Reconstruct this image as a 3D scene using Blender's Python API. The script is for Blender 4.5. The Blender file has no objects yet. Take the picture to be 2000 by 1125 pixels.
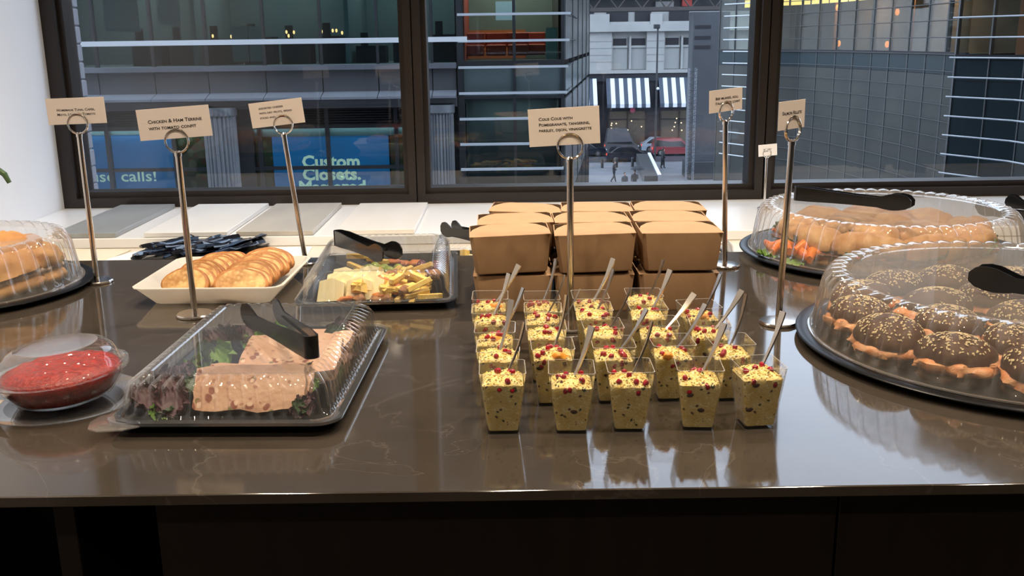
import bpy, math, random
from mathutils import Vector, Matrix, noise

# ------------------------------------------------------------------ camera, world, lamps, exposure
S = bpy.context.scene
COL = S.collection
R = math.radians
cam_d = bpy.data.cameras.new('camera'); cam = bpy.data.objects.new('camera', cam_d); COL.objects.link(cam)
cam_d.sensor_width = 36.0; cam_d.lens = 36.0 * 1900 / 2000; cam_d.clip_start = .05; cam_d.clip_end = 600
cam.matrix_world = Matrix.Translation((0, 0, 1.38)) @ Matrix.Rotation(R(90 - 14.235), 4, 'X') @ Matrix.Rotation(-.0135, 4, 'Z')
S.camera = cam
w = bpy.data.worlds.new('overcast_sky'); S.world = w; w.use_nodes = True
bg = w.node_tree.nodes['Background']; bg.inputs[0].default_value = (.66, .80, 1.0, 1); bg.inputs[1].default_value = 5.0
S.view_settings.view_transform = 'Standard'; S.view_settings.look = 'None'
S.view_settings.exposure = 0.0; S.view_settings.gamma = 1.0; S.view_settings.use_curve_mapping = False
cy = S.cycles
cy.max_bounces = 10; cy.diffuse_bounces = 3; cy.glossy_bounces = 4; cy.transmission_bounces = 8; cy.transparent_max_bounces = 40
cy.caustics_reflective = False; cy.caustics_refractive = False; cy.sample_clamp_indirect = 6.0; cy.use_denoising = True
WARM = (1.0, .84, .64)
# (x, y, watts, spot angle)  recessed ceiling downlights, z = 2.74
LAMPS = [(-1.0, .75, 66, 70), (-.2, .75, 62, 70), (.75, .75, 84, 74), (1.45, .8, 46, 74),
         (-.75, 2.0, 100, 66), (.25, 2.0, 120, 66), (1.2, 2.0, 58, 66), (-.9, -.9, 36, 90), (.9, -.9, 36, 90)]

# ------------------------------------------------------------------ helpers: materials
def lin(h):
    c = [int(h[i:i + 2], 16) / 255 for i in (0, 2, 4)]
    return tuple(x / 12.92 if x <= .04045 else ((x + .055) / 1.055) ** 2.4 for x in c) + (1,)
def L4(c): return lin(c) if isinstance(c, str) else (tuple(c) + (1,))[:4]
def newmat(name):
    m = bpy.data.materials.new(name); m.use_nodes = True
    nt = m.node_tree; b = nt.nodes['Principled BSDF']
    return m, nt, b
def mat(name, col, rough=.5, metal=0., spec=.5, col2=None, scale=8., detail=4., lo=.35, hi=.65, bump=0., bscale=60., stretch=None, emit=None, es=0., alpha=1., coat=0.):
    m, nt, b = newmat(name); N = nt.nodes.new; K = nt.links.new
    b.inputs['Base Color'].default_value = L4(col); b.inputs['Roughness'].default_value = rough
    b.inputs['Metallic'].default_value = metal; b.inputs['Specular IOR Level'].default_value = spec
    b.inputs['Coat Weight'].default_value = coat
    tc = N('ShaderNodeTexCoord'); vec = tc.outputs['Object']
    if stretch:
        mp = N('ShaderNodeMapping'); mp.inputs['Scale'].default_value = stretch; K(vec, mp.inputs[0]); vec = mp.outputs[0]
    if col2 is not None:
        n = N('ShaderNodeTexNoise'); n.inputs['Scale'].default_value = scale; n.inputs['Detail'].default_value = detail; K(vec, n.inputs['Vector'])
        r = N('ShaderNodeValToRGB'); r.color_ramp.elements[0].position = lo; r.color_ramp.elements[1].position = hi
        r.color_ramp.elements[0].color = L4(col); r.color_ramp.elements[1].color = L4(col2)
        K(n.outputs[0], r.inputs[0]); K(r.outputs[0], b.inputs['Base Color'])
    if bump:
        n2 = N('ShaderNodeTexNoise'); n2.inputs['Scale'].default_value = bscale; n2.inputs['Detail'].default_value = 5; K(vec, n2.inputs['Vector'])
        bp = N('ShaderNodeBump'); bp.inputs['Strength'].default_value = bump; bp.inputs['Distance'].default_value = .003
        K(n2.outputs[0], bp.inputs['Height']); K(bp.outputs[0], b.inputs['Normal'])
    if emit is not None:
        b.inputs['Emission Color'].default_value = L4(emit); b.inputs['Emission Strength'].default_value = es
    return m
def clear(name, tint=.97, base=.05, gain=.9, haze=0., rough=.03, hazecol=(.9, .9, .9), tintcol=None, power=4.0):
    """thin clear plastic or glass: see-through, with a mirror share that grows towards grazing angles"""
    m = bpy.data.materials.new(name); m.use_nodes = True; nt = m.node_tree; nt.nodes.clear(); N = nt.nodes.new; K = nt.links.new
    out = N('ShaderNodeOutputMaterial'); tr = N('ShaderNodeBsdfTransparent'); gl = N('ShaderNodeBsdfGlossy')
    tr.inputs[0].default_value = tintcol or (tint, tint, tint, 1); gl.inputs[0].default_value = (1, 1, 1, 1); gl.inputs[1].default_value = rough
    lw = N('ShaderNodeLayerWeight'); lw.inputs[0].default_value = .5
    pw = N('ShaderNodeMath'); pw.operation = 'POWER'; K(lw.outputs['Facing'], pw.inputs[0]); pw.inputs[1].default_value = power
    ma = N('ShaderNodeMath'); ma.operation = 'MULTIPLY_ADD'; K(pw.outputs[0], ma.inputs[0]); ma.inputs[1].default_value = gain; ma.inputs[2].default_value = base
    mx = N('ShaderNodeMixShader'); K(ma.outputs[0], mx.inputs[0]); K(tr.outputs[0], mx.inputs[1]); K(gl.outputs[0], mx.inputs[2])
    last = mx.outputs[0]
    if haze:
        df = N('ShaderNodeBsdfDiffuse'); df.inputs[0].default_value = tuple(hazecol) + (1,)
        m2 = N('ShaderNodeMixShader'); m2.inputs[0].default_value = haze; K(last, m2.inputs[1]); K(df.outputs[0], m2.inputs[2]); last = m2.outputs[0]
    K(last, out.inputs[0]); return m
def spotted(name, base, base2, spots, rough=.6, bump=.4, bscale=90, nscale=14):
    """food colour with inclusions; spots = [(colour, voronoi scale, threshold)]"""
    m, nt, b = newmat(name); N = nt.nodes.new; K = nt.links.new
    tc = N('ShaderNodeTexCoord'); v = tc.outputs['Object']
    n = N('ShaderNodeTexNoise'); n.inputs['Scale'].default_value = nscale; n.inputs['Detail'].default_value = 5; K(v, n.inputs['Vector'])
    r = N('ShaderNodeValToRGB'); r.color_ramp.elements[0].position = .35; r.color_ramp.elements[1].position = .68
    r.color_ramp.elements[0].color = L4(base); r.color_ramp.elements[1].color = L4(base2); K(n.outputs[0], r.inputs[0]); cur = r.outputs[0]
    for c, sc, th in spots:
        vo = N('ShaderNodeTexVoronoi'); vo.inputs['Scale'].default_value = sc; vo.inputs['Randomness'].default_value = 1.0
        nd = N('ShaderNodeTexNoise'); nd.inputs['Scale'].default_value = sc * .7; K(v, nd.inputs['Vector'])
        ad = N('ShaderNodeVectorMath'); ad.operation = 'MULTIPLY_ADD'; K(nd.outputs['Color'], ad.inputs[0]); ad.inputs[1].default_value = (.9 / sc,) * 3; K(v, ad.inputs[2])
        K(ad.outputs[0], vo.inputs['Vector'])
        lt = N('ShaderNodeMapRange'); lt.inputs['From Min'].default_value = th * .8; lt.inputs['From Max'].default_value = th * 1.15
        lt.inputs['To Min'].default_value = 1; lt.inputs['To Max'].default_value = 0; K(vo.outputs['Distance'], lt.inputs['Value'])
        mx = N('ShaderNodeMix'); mx.data_type = 'RGBA'; K(lt.outputs[0], mx.inputs[0]); K(cur, mx.inputs[6]); mx.inputs[7].default_value = L4(c); cur = mx.outputs[2]
    K(cur, b.inputs['Base Color']); b.inputs['Roughness'].default_value = rough
    n2 = N('ShaderNodeTexNoise'); n2.inputs['Scale'].default_value = bscale; n2.inputs['Detail'].default_value = 4; K(v, n2.inputs['Vector'])
    bp = N('ShaderNodeBump'); bp.inputs['Strength'].default_value = bump; bp.inputs['Distance'].default_value = .002
    K(n2.outputs[0], bp.inputs['Height']); K(bp.outputs[0], b.inputs['Normal'])
    return m

# ------------------------------------------------------------------ helpers: mesh
class MB:
    def __init__(s): s.v = []; s.f = []
    def add(s, v, f, M=None):
        o = len(s.v)
        s.v += [tuple(M @ Vector(p)) for p in v] if M else [tuple(p) for p in v]
        s.f += [tuple(i + o for i in q) for q in f]; return s
    def box(s, x0, x1, y0, y1, z0, z1, M=None):
        return s.add([(x0, y0, z0), (x1, y0, z0), (x1, y1, z0), (x0, y1, z0), (x0, y0, z1), (x1, y0, z1), (x1, y1, z1), (x0, y1, z1)],
                     [(0, 3, 2, 1), (4, 5, 6, 7), (0, 1, 5, 4), (1, 2, 6, 5), (2, 3, 7, 6), (3, 0, 4, 7)], M)
    def bbox(s, x0, x1, y0, y1, z0, z1, b=.002, M=None):
        """box with chamfered edges"""
        def ring(d, z): return [(x0 + d, y0, z), (x1 - d, y0, z), (x1, y0 + d, z), (x1, y1 - d, z), (x1 - d, y1, z), (x0 + d, y1, z), (x0, y1 - d, z), (x0, y0 + d, z)]
        def ins(z): return [(x0 + b, y0 + b, z)] * 0 + [(x0 + 2 * b, y0 + b, z), (x1 - 2 * b, y0 + b, z), (x1 - b, y0 + 2 * b, z), (x1 - b, y1 - 2 * b, z), (x1 - 2 * b, y1 - b, z), (x0 + 2 * b, y1 - b, z), (x0 + b, y1 - 2 * b, z), (x0 + b, y0 + 2 * b, z)]
        return s.loops([ins(z0), ring(b, z0 + b), ring(b, z1 - b), ins(z1)], M=M)
    def loops(s, ls, cap0=True, cap1=True, closed=True, M=None):
        v = []; f = []; n = len(ls[0])
        for l in ls: v += l
        for k in range(len(ls) - 1):
            a = k * n; b = a + n
            for i in range(n if closed else n - 1):
                j = (i + 1) % n; f.append((a + i, a + j, b + j, b + i))
        if cap0: f.append(tuple(range(n - 1, -1, -1)))
        if cap1: f.append(tuple(range((len(ls) - 1) * n, len(ls) * n)))
        return s.add(v, f, M)
    def tube(s, pts, r, seg=8, closed=False, M=None):
        P = [Vector(p) for p in pts]; n = len(P); ls = []
        up = Vector((0, 0, 1))
        for i, p in enumerate(P):
            t = (P[(i + 1) % n] - P[i - 1]) if closed else (P[min(i + 1, n - 1)] - P[max(i - 1, 0)])
            t.normalize(); u = up if abs(t.dot(up)) < .95 else Vector((0, 1, 0))
            a = t.cross(u).normalized(); b = a.cross(t).normalized(); rr = r[i] if isinstance(r, (list, tuple)) else r
            ls.append([tuple(p + (a * math.cos(2 * math.pi * k / seg) + b * math.sin(2 * math.pi * k / seg)) * rr) for k in range(seg)])
        if closed: return s.loops(ls + [ls[0]], False, False, M=M)
        return s.loops(ls, M=M)
    def cyl(s, x, y, z0, z1, r, seg=20, r1=None, M=None):
        r1 = r if r1 is None else r1
        return s.loops([[(x + q * math.cos(2 * math.pi * k / seg), y + q * math.sin(2 * math.pi * k / seg), z) for k in range(seg)] for q, z in ((r, z0), (r1, z1))], M=M)
    def lathe(s, prof, seg=48, cap0=False, cap1=False, ribs=0, M=None):
        """prof: (radius, z[, rib amplitude])"""
        ls = []
        for p in prof:
            a = p[2] if len(p) > 2 else 0; az = p[3] if len(p) > 3 else 0; lp = []
            for k in range(seg):
                t = 2 * math.pi * k / seg; g = 2 * abs(math.cos(ribs * t / 2)) - 1 if ribs else 0
                lp.append(((p[0] + a * g) * math.cos(t), (p[0] + a * g) * math.sin(t), p[1] + az * g))
            ls.append(lp)
        return s.loops(ls, cap0, cap1, M=M)
    def blob(s, rx, ry, rz, seg=20, rings=12, nz=.08, ns=18., e=1., zb=None, seed=0, M=None):
        """bumpy ellipsoid; e < 1 squarer; zb flattens the underside"""
        v = []; f = []
        sg = lambda c: math.copysign(abs(c) ** e, c)
        off = Vector((seed * 7.31, seed * 3.7, seed * 1.9))
        for i in range(rings + 1):
            th = -math.pi / 2 + math.pi * i / rings
            for k in range(seg):
                ph = 2 * math.pi * k / seg
                d = Vector((sg(math.cos(th)) * sg(math.cos(ph)) * rx, sg(math.cos(th)) * sg(math.sin(ph)) * ry, sg(math.sin(th)) * rz))
                q = d * (1 + nz * (noise.noise(d * ns + off) + .45 * noise.noise(d * ns * 2.6 + off)))
                if zb is not None and q.z < zb: q.z = zb + (q.z - zb) * .12
                v.append(tuple(q))
        for i in range(rings):
            for k in range(seg):
                j = (k + 1) % seg; f.append((i * seg + k, i * seg + j, (i + 1) * seg + j, (i + 1) * seg + k))
        return s.add(v, f, M)
    def prism(s, poly, y0, y1, M=None):
        """outline in x,z swept along y"""
        n = len(poly)
        return s.loops([[(x, y0, z) for x, z in poly], [(x, y1, z) for x, z in poly]], M=M)
    def mesh(s, name, m, smooth=35):
        me = bpy.data.meshes.new(name); me.from_pydata(s.v, [], s.f); me.update()
        if m: me.materials.append(m)
        if smooth:
            me.polygons.foreach_set('use_smooth', [True] * len(me.polygons)); me.set_sharp_from_angle(angle=R(smooth))
        return me
def T(x=0, y=0, z=0, rz=0, rx=0, ry=0, sc=1.):
    return Matrix.Translation((x, y, z)) @ Matrix.Rotation(rz, 4, 'Z') @ Matrix.Rotation(ry, 4, 'Y') @ Matrix.Rotation(rx, 4, 'X') @ Matrix.Diagonal((sc, sc, sc, 1))
def rrect(w_, d_, r, N, amp=0., nrib=0, z=0., cx=0., cy_=0.):
    """rounded rectangle, N points evenly along the edge, pushed in and out into nrib ribs"""
    a = w_ - 2 * r; b = d_ - 2 * r; q = math.pi * r / 2; per = 2 * a + 2 * b + 4 * q; o = []
    for k in range(N):
        u = per * k / N; s_ = u
        for seg, ln in (('b', a), ('c0', q), ('r', b), ('c1', q), ('t', a), ('c2', q), ('l', b), ('c3', q)):
            if s_ <= ln + 1e-12: break
            s_ -= ln
        if seg == 'b': p = (-a / 2 + s_, -d_ / 2); n = (0, -1)
        elif seg == 'r': p = (w_ / 2, -b / 2 + s_); n = (1, 0)
        elif seg == 't': p = (a / 2 - s_, d_ / 2); n = (0, 1)
        elif seg == 'l': p = (-w_ / 2, b / 2 - s_); n = (-1, 0)
        else:
            i = int(seg[1]); t = -math.pi / 2 + i * math.pi / 2 + s_ / r
            c = ((a / 2, -b / 2), (a / 2, b / 2), (-a / 2, b / 2), (-a / 2, -b / 2))[i]
            n = (math.cos(t), math.sin(t)); p = (c[0] + n[0] * r, c[1] + n[1] * r)
        g = amp * (2 * abs(math.cos(math.pi * nrib * k / N)) - 1) if nrib else 0
        o.append((p[0] + n[0] * g + cx, p[1] + n[1] * g + cy_, z))
    return o

# ------------------------------------------------------------------ helpers: objects
def tag(o, label=None, cat=None, group=None, kind=None):
    if label: o['label'] = label
    if cat: o['category'] = cat
    if group: o['group'] = group
    if kind: o['kind'] = kind
    return o
def thing(name, label, cat, loc=(0, 0, 0), rz=0., group=None, rx=0., ry=0.):
    o = bpy.data.objects.new(name, None); COL.objects.link(o); o.location = loc; o.rotation_euler = (rx, ry, rz); o.empty_display_size = .02
    return tag(o, label, cat, group)
def put(name, me, parent=None, loc=(0, 0, 0), rot=(0, 0, 0)):
    o = bpy.data.objects.new(name, me); COL.objects.link(o); o.location = loc; o.rotation_euler = rot
    if parent: o.parent = parent
    return o
def part(parent, name, mb, m, world=False, smooth=35, loc=(0, 0, 0), rot=(0, 0, 0)):
    """a child mesh; world = built in world coordinates under an unrotated parent"""
    if world:
        p = parent
        off = Vector((0, 0, 0))
        while p: off += p.location; p = p.parent
        mb.v = [(x - off.x, y - off.y, z - off.z) for x, y, z in mb.v]
    return put(name, mb.mesh(name, m, smooth), parent, loc, rot)
def solo(name, mb, m, label, cat, loc=(0, 0, 0), rot=(0, 0, 0), group=None, smooth=35):
    return tag(put(name, mb.mesh(name, m, smooth), None, loc, rot), label, cat, group)
def struct(name, mb, m, smooth=0):
    return tag(put(name, mb.mesh(name, m, smooth)), kind='structure')
def copy_tree(o, parent=None):
    c = o.copy(); COL.objects.link(c); c.parent = parent
    for ch in list(o.children): copy_tree(ch, c)
    return c
def lettering(parent, lines, size, x0, ztop, pitch, m, caps=False, align='LEFT', bold=0., y=-.0006, name='lettering', sx=1., shear=0.):
    """flat print on a face that looks along -y"""
    cu = bpy.data.curves.new(name, 'FONT'); cu.body = '\n'.join(lines); cu.size = size; cu.align_x = align
    cu.space_line = pitch / size; cu.offset = bold; cu.resolution_u = 2; cu.small_caps_scale = .78
    if caps:
        for ch in cu.body_format: ch.use_small_caps = True
    t = bpy.data.objects.new(name, cu); COL.objects.link(t)
    bpy.context.view_layer.update()
    me = bpy.data.meshes.new_from_object(t.evaluated_get(bpy.context.evaluated_depsgraph_get()))
    bpy.data.objects.remove(t)
    me.materials.clear(); me.materials.append(m)
    o = put(name, me, parent, (x0, y, ztop - size * .72), (math.pi / 2, 0, 0)); o.scale = (sx, 1, 1)
    return o
ORD = ['first', 'second', 'third', 'fourth', 'fifth', 'sixth', 'seventh', 'eighth', 'ninth', 'tenth', 'eleventh', 'twelfth', 'thirteenth', 'fourteenth', 'fifteenth', 'sixteenth']

# ------------------------------------------------------------------ materials of the setting
M = {}
M['wall'] = mat('white_wall_paint', (.86, .86, .88), .6, col2=(.83, .83, .85), scale=3, bump=.05)
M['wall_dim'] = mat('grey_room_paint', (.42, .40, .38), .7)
M['ceiling'] = mat('ceiling_paint', (.62, .61, .60), .8)
M['floor'] = mat('dark_floor_boards', (.06, .045, .035), .35, col2=(.09, .07, .05), scale=2, stretch=(1, 12, 1))
M['frame'] = mat('dark_bronze_window_frame', (.016, .011, .009), .38, spec=.4, col2=(.021, .015, .012), scale=6)
M['glass'] = clear('window_glass', .88, .035, .8, rough=.01)
M['extwall'] = mat('dark_exterior_cladding', (.05, .05, .055), .8)
M['brick'] = mat('painted_grey_brick', (.23, .23, .255), .75, col2=(.19, .19, .215), scale=30, bump=.5, bscale=90)
M['mortar'] = mat('grey_mortar', (.13, .13, .148), .9, bump=.3)

# ------------------------------------------------------------------ room
WX0, WX1, WZ0, WZ1 = -1.412, 2.975, .885, 2.62
struct('floor', MB().box(-1.6, 4.6, -3.6, 3.2, -.1, 0), M['floor'])
struct('ceiling', MB().box(-1.6, 4.6, -3.6, 3.2, 2.75, 2.85), M['ceiling'])
struct('wall_left', MB().box(-1.56, -1.412, -3.6, 3.2, 0, 2.75), M['wall'])
struct('wall_right', MB().box(4.5, 4.6, -3.6, 3.2, 0, 2.75), M['wall_dim'])
struct('wall_back', MB().box(-1.412, 4.5, -3.6, -3.5, 0, 2.75), M['wall_dim'])
wf = MB().box(-1.412, 4.5, 3.06, 3.2, 0, .86).box(-1.412, 4.5, 3.06, 3.2, WZ1, 2.75).box(WX1, 4.5, 3.06, 3.2, .86, WZ1)
struct('wall_front', wf, M['wall'])
ex = MB().box(-45, -1.60, 3.2, 3.45, -10.1, 26).box(WX1, 26, 3.2, 3.45, -10.1, 26).box(-1.60, WX1, 3.2, 3.45, -10.1, .8).box(-1.60, WX1, 3.2, 3.45, WZ1, 26)
struct('wall_exterior', ex, M['extwall'])
M['sill'] = mat('white_quartz_ledge', (.80, .80, .80), .22, col2=(.77, .77, .78), scale=4)
struct('trim_1', MB().bbox(-1.412, 4.5, 2.545, 3.06, .858, .885, .002), M['sill'], 35)

xs = [WX0, -.295, .795, 1.885, WX1]
for i in range(4):
    x0, x1 = xs[i], xs[i + 1]
    wn = bpy.data.objects.new('window_%d' % (i + 1), None); COL.objects.link(wn); wn.location = ((x0 + x1) / 2, 3.1, WZ0); tag(wn, kind='structure')
    a = .042 if i == 0 else .026
    g = .002 if i else 0
    f = MB().box(x0 + g, x0 + a, 3.05, 3.17, WZ0, WZ1).box(x1 - .026, x1 - .002, 3.05, 3.17, WZ0, WZ1)
    f.box(x0 + a, x1 - .026, 3.05, 3.17, WZ0, WZ0 + .03).box(x0 + a, x1 - .026, 3.05, 3.17, WZ1 - .04, WZ1)
    part(wn, 'frame', f, M['frame'], True, 0)
    b0, b1, c0, c1 = x0 + a, x1 - .026, WZ0 + .03, WZ1 - .04
    s = MB().box(b0, b0 + .016, 3.075, 3.15, c0, c1).box(b1 - .016, b1, 3.075, 3.15, c0, c1).box(b0 + .016, b1 - .016, 3.075, 3.15, c0, c0 + .017).box(b0 + .016, b1 - .016, 3.075, 3.15, c1 - .02, c1)
    part(wn, 'sash', s, M['frame'], True, 0)
    if i: part(wn, 'groove', MB().box(x0 - .002, x0 + .002, 3.07, 3.17, WZ0, WZ1), M['frame'], True, 0)
    part(wn, 'pane', MB().box(b0 + .01, b1 - .01, 3.108, 3.114, c0 + .01, c1 - .01), M['glass'], True, 0)

# ceiling downlights
M['lampwhite'] = mat('white_lamp_trim', (.8, .8, .8), .4)
M['lampglow'] = mat('warm_lamp_lens', (.9, .8, .6), .4, emit=(1, .80, .55), es=14)
for i, (x, y, W_, ang) in enumerate(LAMPS):
    t = thing('ceiling_light', 'round recessed ceiling downlight, %s of those above the buffet' % ORD[i], 'light', (x, y, 2.75), group='recessed ceiling downlights')
    part(t, 'trim_ring', MB().lathe([(.075, -.0), (.075, -.012), (.055, -.012), (.05, -.001)], 28), M['lampwhite'])
    part(t, 'lens', MB().cyl(0, 0, -.005, -.002, .05, 24), M['lampglow'])
    ld = bpy.data.lights.new('downlight', 'SPOT'); ld.energy = W_; ld.color = WARM; ld.spot_size = R(ang * 1.55); ld.spot_blend = .8; ld.shadow_soft_size = .045
    lo = bpy.data.objects.new('downlight', ld); COL.objects.link(lo); lo.location = (x, y, 2.735)
    lo.rotation_euler = (R(14) if y < 1.5 else 0, 0, 0)

# ------------------------------------------------------------------ outside: pier of painted bricks beside the window
t = bpy.data.objects.new('brick_pier', None); COL.objects.link(t); t.location = (-1.658, 3.54, -10.1)
tag(t, kind='structure')
part(t, 'core', MB().box(-1.80, -1.549, 3.455, 3.625, -10.1, 2.9), M['mortar'], True, 0)
bricks = [MB().bbox(-.05, .05, 0, l, 0, .0585, .003).mesh('brick', M['brick']) for l in (.172, .056, .112)]
random.seed(3)
for k in range(16):
    z = .83 + k * .0625
    for i, y in (((0, 3.453),) if k % 2 else ((1, 3.453), (2, 3.513))):
        put('brick', bricks[i], t, (-1.591 - t.location.x + random.uniform(-.002, .002), y - 3.54, z + 10.1))

# ------------------------------------------------------------------ outside: office building across the street
M['stone'] = mat('grey_stone_panel', (.115, .115, .122), .6, col2=(.095, .095, .102), scale=.8)
M['stone_l'] = mat('pale_grey_stone', (.21, .225, .25), .5, col2=(.18, .19, .215), scale=.9)
M['colstone'] = mat('fluted_column_stone', (.165, .175, .19), .5, col2=(.14, .15, .165), scale=1.2)
M['darkmetal'] = mat('dark_facade_metal', (.028, .030, .034), .5)
M['teal'] = mat('teal_grey_interior', (.10, .13, .13), .7)
M['dark'] = mat('unlit_interior', (.012, .012, .016), .8)
M['white'] = mat('white_metal_rail', (.78, .80, .82), .35)
M['fglass'] = clear('facade_glass', .80, .03, .4, rough=.02, tintcol=(.66, .78, .78, 1))
M['navy'] = mat('navy_display', (.012, .016, .035), .6)
B = thing('office_building', 'grey office block across the street over a shop with blue window posters', 'building', (-6, 26, -10.1))
jx = [-17.6, -16.1, -14.6, -13.1, -11.6, -10.72, -9.25, -7.85, -6.35, -4.87, -3.41, -2.0, -1.37]
for z, z2 in ((.62, .85), (4.0, 4.4)): part(B, 'floor_slab', MB().box(-18, -1.4, 26.2, 32, z, z2), M['stone'], True, 0)
part(B, 'back_wall', MB().box(-18, -1.4, 30.5, 30.8, .85, 4.0), M['teal'], True, 0)
for x in (-8.5, -4.4, -13): part(B, 'partition', MB().box(x, x + .12, 27, 30.5, .85, 4.0), M['teal'], True, 0)
for x, x2, z, z2 in ((-9.2, -8.6, 1.9, 4.0), (-7.3, -6.9, .95, 1.85), (-6.85, -6.45, .95, 1.85), (-10.6, -9.7, 1.75, 4.0)): part(B, 'blind', MB().box(x, x2, 26.5, 26.54, z, z2), M['teal'], True, 0)
random.seed(5)
for k in range(9):
    x = -10.3 + k * 1.02; h = .45 + .3 * random.random()
    part(B, 'desk', MB().box(x, x + .8, 27.4, 28.1, .85, .85 + h).box(x + .15, x + .35, 27.35, 27.42, .85 + h, 1.2 + h), M['dark'], True, 0)
M['glow'] = mat('warm_table_lamp', (.9, .5, .2), .4, emit=(1, .55, .2), es=3.5)
for x, z in ((-6.0, 1.70), (-5.95, 1.60), (-5.8, 1.69), (-5.05, 1.70), (-4.75, 1.72), (-4.65, 1.72), (-4.5, 1.66), (-8.0, 1.62), (-7.5, 1.6)):
    part(B, 'table_lamp', MB().blob(.03, .03, .05, 8, 6, 0, M=T(x, 27.2, z)), M['glow'], True)
for a, b in zip(jx[:-1], jx[1:]):
    part(B, 'window_pane', MB().box(a + .03, b - .03, 26.05, 26.08, .85, 4.0), M['fglass'], True, 0)
    part(B, 'mullion', MB().box(a - .03, a + .03, 25.95, 26.12, .85, 4.0), M['darkmetal'], True, 0)
    part(B, 'spandrel_panel', MB().box(a + .012, b - .012, 26.0, 26.2, .14, .72), M['stone'], True, 0)
    part(B, 'ledge_stone', MB().add([(a + .01, 25.55, -.02), (b - .01, 25.55, -.02), (b - .01, 26.2, -.02), (a + .01, 26.2, -.02), (a + .01, 25.55, .04), (b - .01, 25.55, .04), (b - .01, 26.0, .16), (a + .01, 26.0, .16)],
         [(0, 3, 2, 1), (4, 5, 6, 7), (0, 1, 5, 4), (1, 2, 6, 5), (2, 3, 7, 6), (3, 0, 4, 7)]), M['stone_l'], True, 0)
part(B, 'spandrel_backing', MB().box(-18, -1.40, 26.22, 26.4, -.2, .62), M['dark'], True, 0)
part(B, 'window_sill', MB().box(-18, -1.37, 25.86, 26.2, .72, .85), M['stone_l'], True, 0)
part(B, 'cornice', MB().box(-18, -1.37, 25.75, 26.2, -.16, -.02).box(-18, -1.37, 25.88, 26.2, -.26, -.16), M['stone'], True, 0)
rail = MB(); rail.add([(-10.8, 25.32, 1.385), (-1.05, 25.32, 1.385), (-1.25, 25.5, 1.385), (-10.8, 25.5, 1.385), (-10.8, 25.32, 1.51), (-1.05, 25.32, 1.51), (-1.25, 25.5, 1.51), (-10.8, 25.5, 1.51)], [(0, 3, 2, 1), (4, 5, 6, 7), (0, 1, 5, 4), (1, 2, 6, 5), (2, 3, 7, 6), (3, 0, 4, 7)])
part(B, 'white_rail', rail, M['white'], True, 0)
for x in (-10.6, -9.25, -7.85, -6.35, -4.87, -3.41, -2.0): part(B, 'rail_bracket', MB().box(x - .02, x + .02, 25.5, 25.97, 1.42, 1.47), M['darkmetal'], True, 0)
for k in range(6):
    z = 4.4 + k * 4.2
    part(B, 'upper_wall', MB().box(-18, -1.4, 26.0, 32, z, z + 1.6), M['stone'], True, 0)
    part(B, 'upper_glazing', MB().box(-18, -1.4, 26.1, 26.3, z + 1.6, z + 4.2), M['darkmetal'], True, 0)
# shop level
M['blue'] = mat('blue_poster_added_glow', (.010, .135, .38), .5, col2=(.012, .15, .41), scale=1.5, emit=(.012, .15, .40), es=.70)  # poster glows by itself, added to make the blue brighter
M['poster_text'] = mat('poster_lettering_added_glow', (.80, .90, .74), .6, emit=(.80, .92, .74), es=.75)  # lettering given an added glow like the poster
M['transom'] = mat('pale_teal_transom', (.10, .17, .19), .4)
M['display'] = spotted('shop_window_goods', (.20, .13, .06), (.10, .17, .07), [((.34, .10, .04), 4, .35), ((.35, .30, .18), 3, .3)], .6, 0, 90, 2.5)
part(B, 'shop_back_wall', MB().box(-18, -1.4, 26.75, 27.2, -10.1, -.2), M['dark'], True, 0)
part(B, 'shop_wall', MB().box(-18, -1.4, 26.3, 26.75, -10.1, -5.4), M['stone'], True, 0)
for x, r_ in ((-7.63, .41), (-1.80, .31)):
    part(B, 'column', MB().lathe([(r_, -10.1, .018), (r_, -.45, .018), (r_ + .05, -.4), (r_ + .05, -.2)], 144, True, True, 24, M=T(x, 25.9, 0)), M['colstone'], True)
    part(B, 'pilaster', MB().box(x + r_ - .05, x + r_ + .35, 26.1, 26.5, -10.1, -.2), M['darkmetal'], True, 0)
part(B, 'poster', MB().box(-11.6, -9.05, 26.42, 26.45, -5.0, -.93), M['blue'], True, 0)
p2 = part(B, 'poster', MB().box(-6.42, -3.28, 26.42, 26.45, -5.0, -1.03), M['blue'], True, 0)
part(B, 'transom', MB().box(-11.6, -8.15, 26.40, 26.44, -.93, -.72).box(-6.9, -2.75, 26.40, 26.44, -1.03, -.80), M['transom'], True, 0)
for x0, x1 in ((-9.0, -8.2), (-7.2, -6.84), (-6.68, -6.44), (-3.24, -2.78), (-2.7, -2.4)):
    part(B, 'display', MB().box(x0, x1, 26.46, 26.6, -5, -.95), M['display'], True, 0)
for x in (-11.6, -10.77, -9.0, -8.12, -7.2, -6.7, -4.88, -3.04, -2.72, -2.2): part(B, 'shop_mullion', MB().box(x - .05, x + .05, 26.2, 26.36, -5.4, -.26), M['darkmetal'], True, 0)
for x0, x1 in ((-11.6, -8.12), (-7.2, -2.2)):
    for z in (-1.86, -3.9, -.76): part(B, 'shop_transom', MB().box(x0, x1, 26.22, 26.34, z - .045, z + .045), M['darkmetal'], True, 0)
    for k in range(7): part(B, 'vent_slat', MB().box(x0, x1, 26.24, 26.36, -.72 + k * .065, -.69 + k * .065, M=None), M['dark'], True, 0)
    part(B, 'shop_glass', MB().box(x0, x1, 26.27, 26.29, -5.4, -.8), M['fglass'], True, 0)
part(B, 'lintel', MB().box(-18, -1.37, 26.15, 26.75, -.28, -.2), M['darkmetal'], True, 0)
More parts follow.
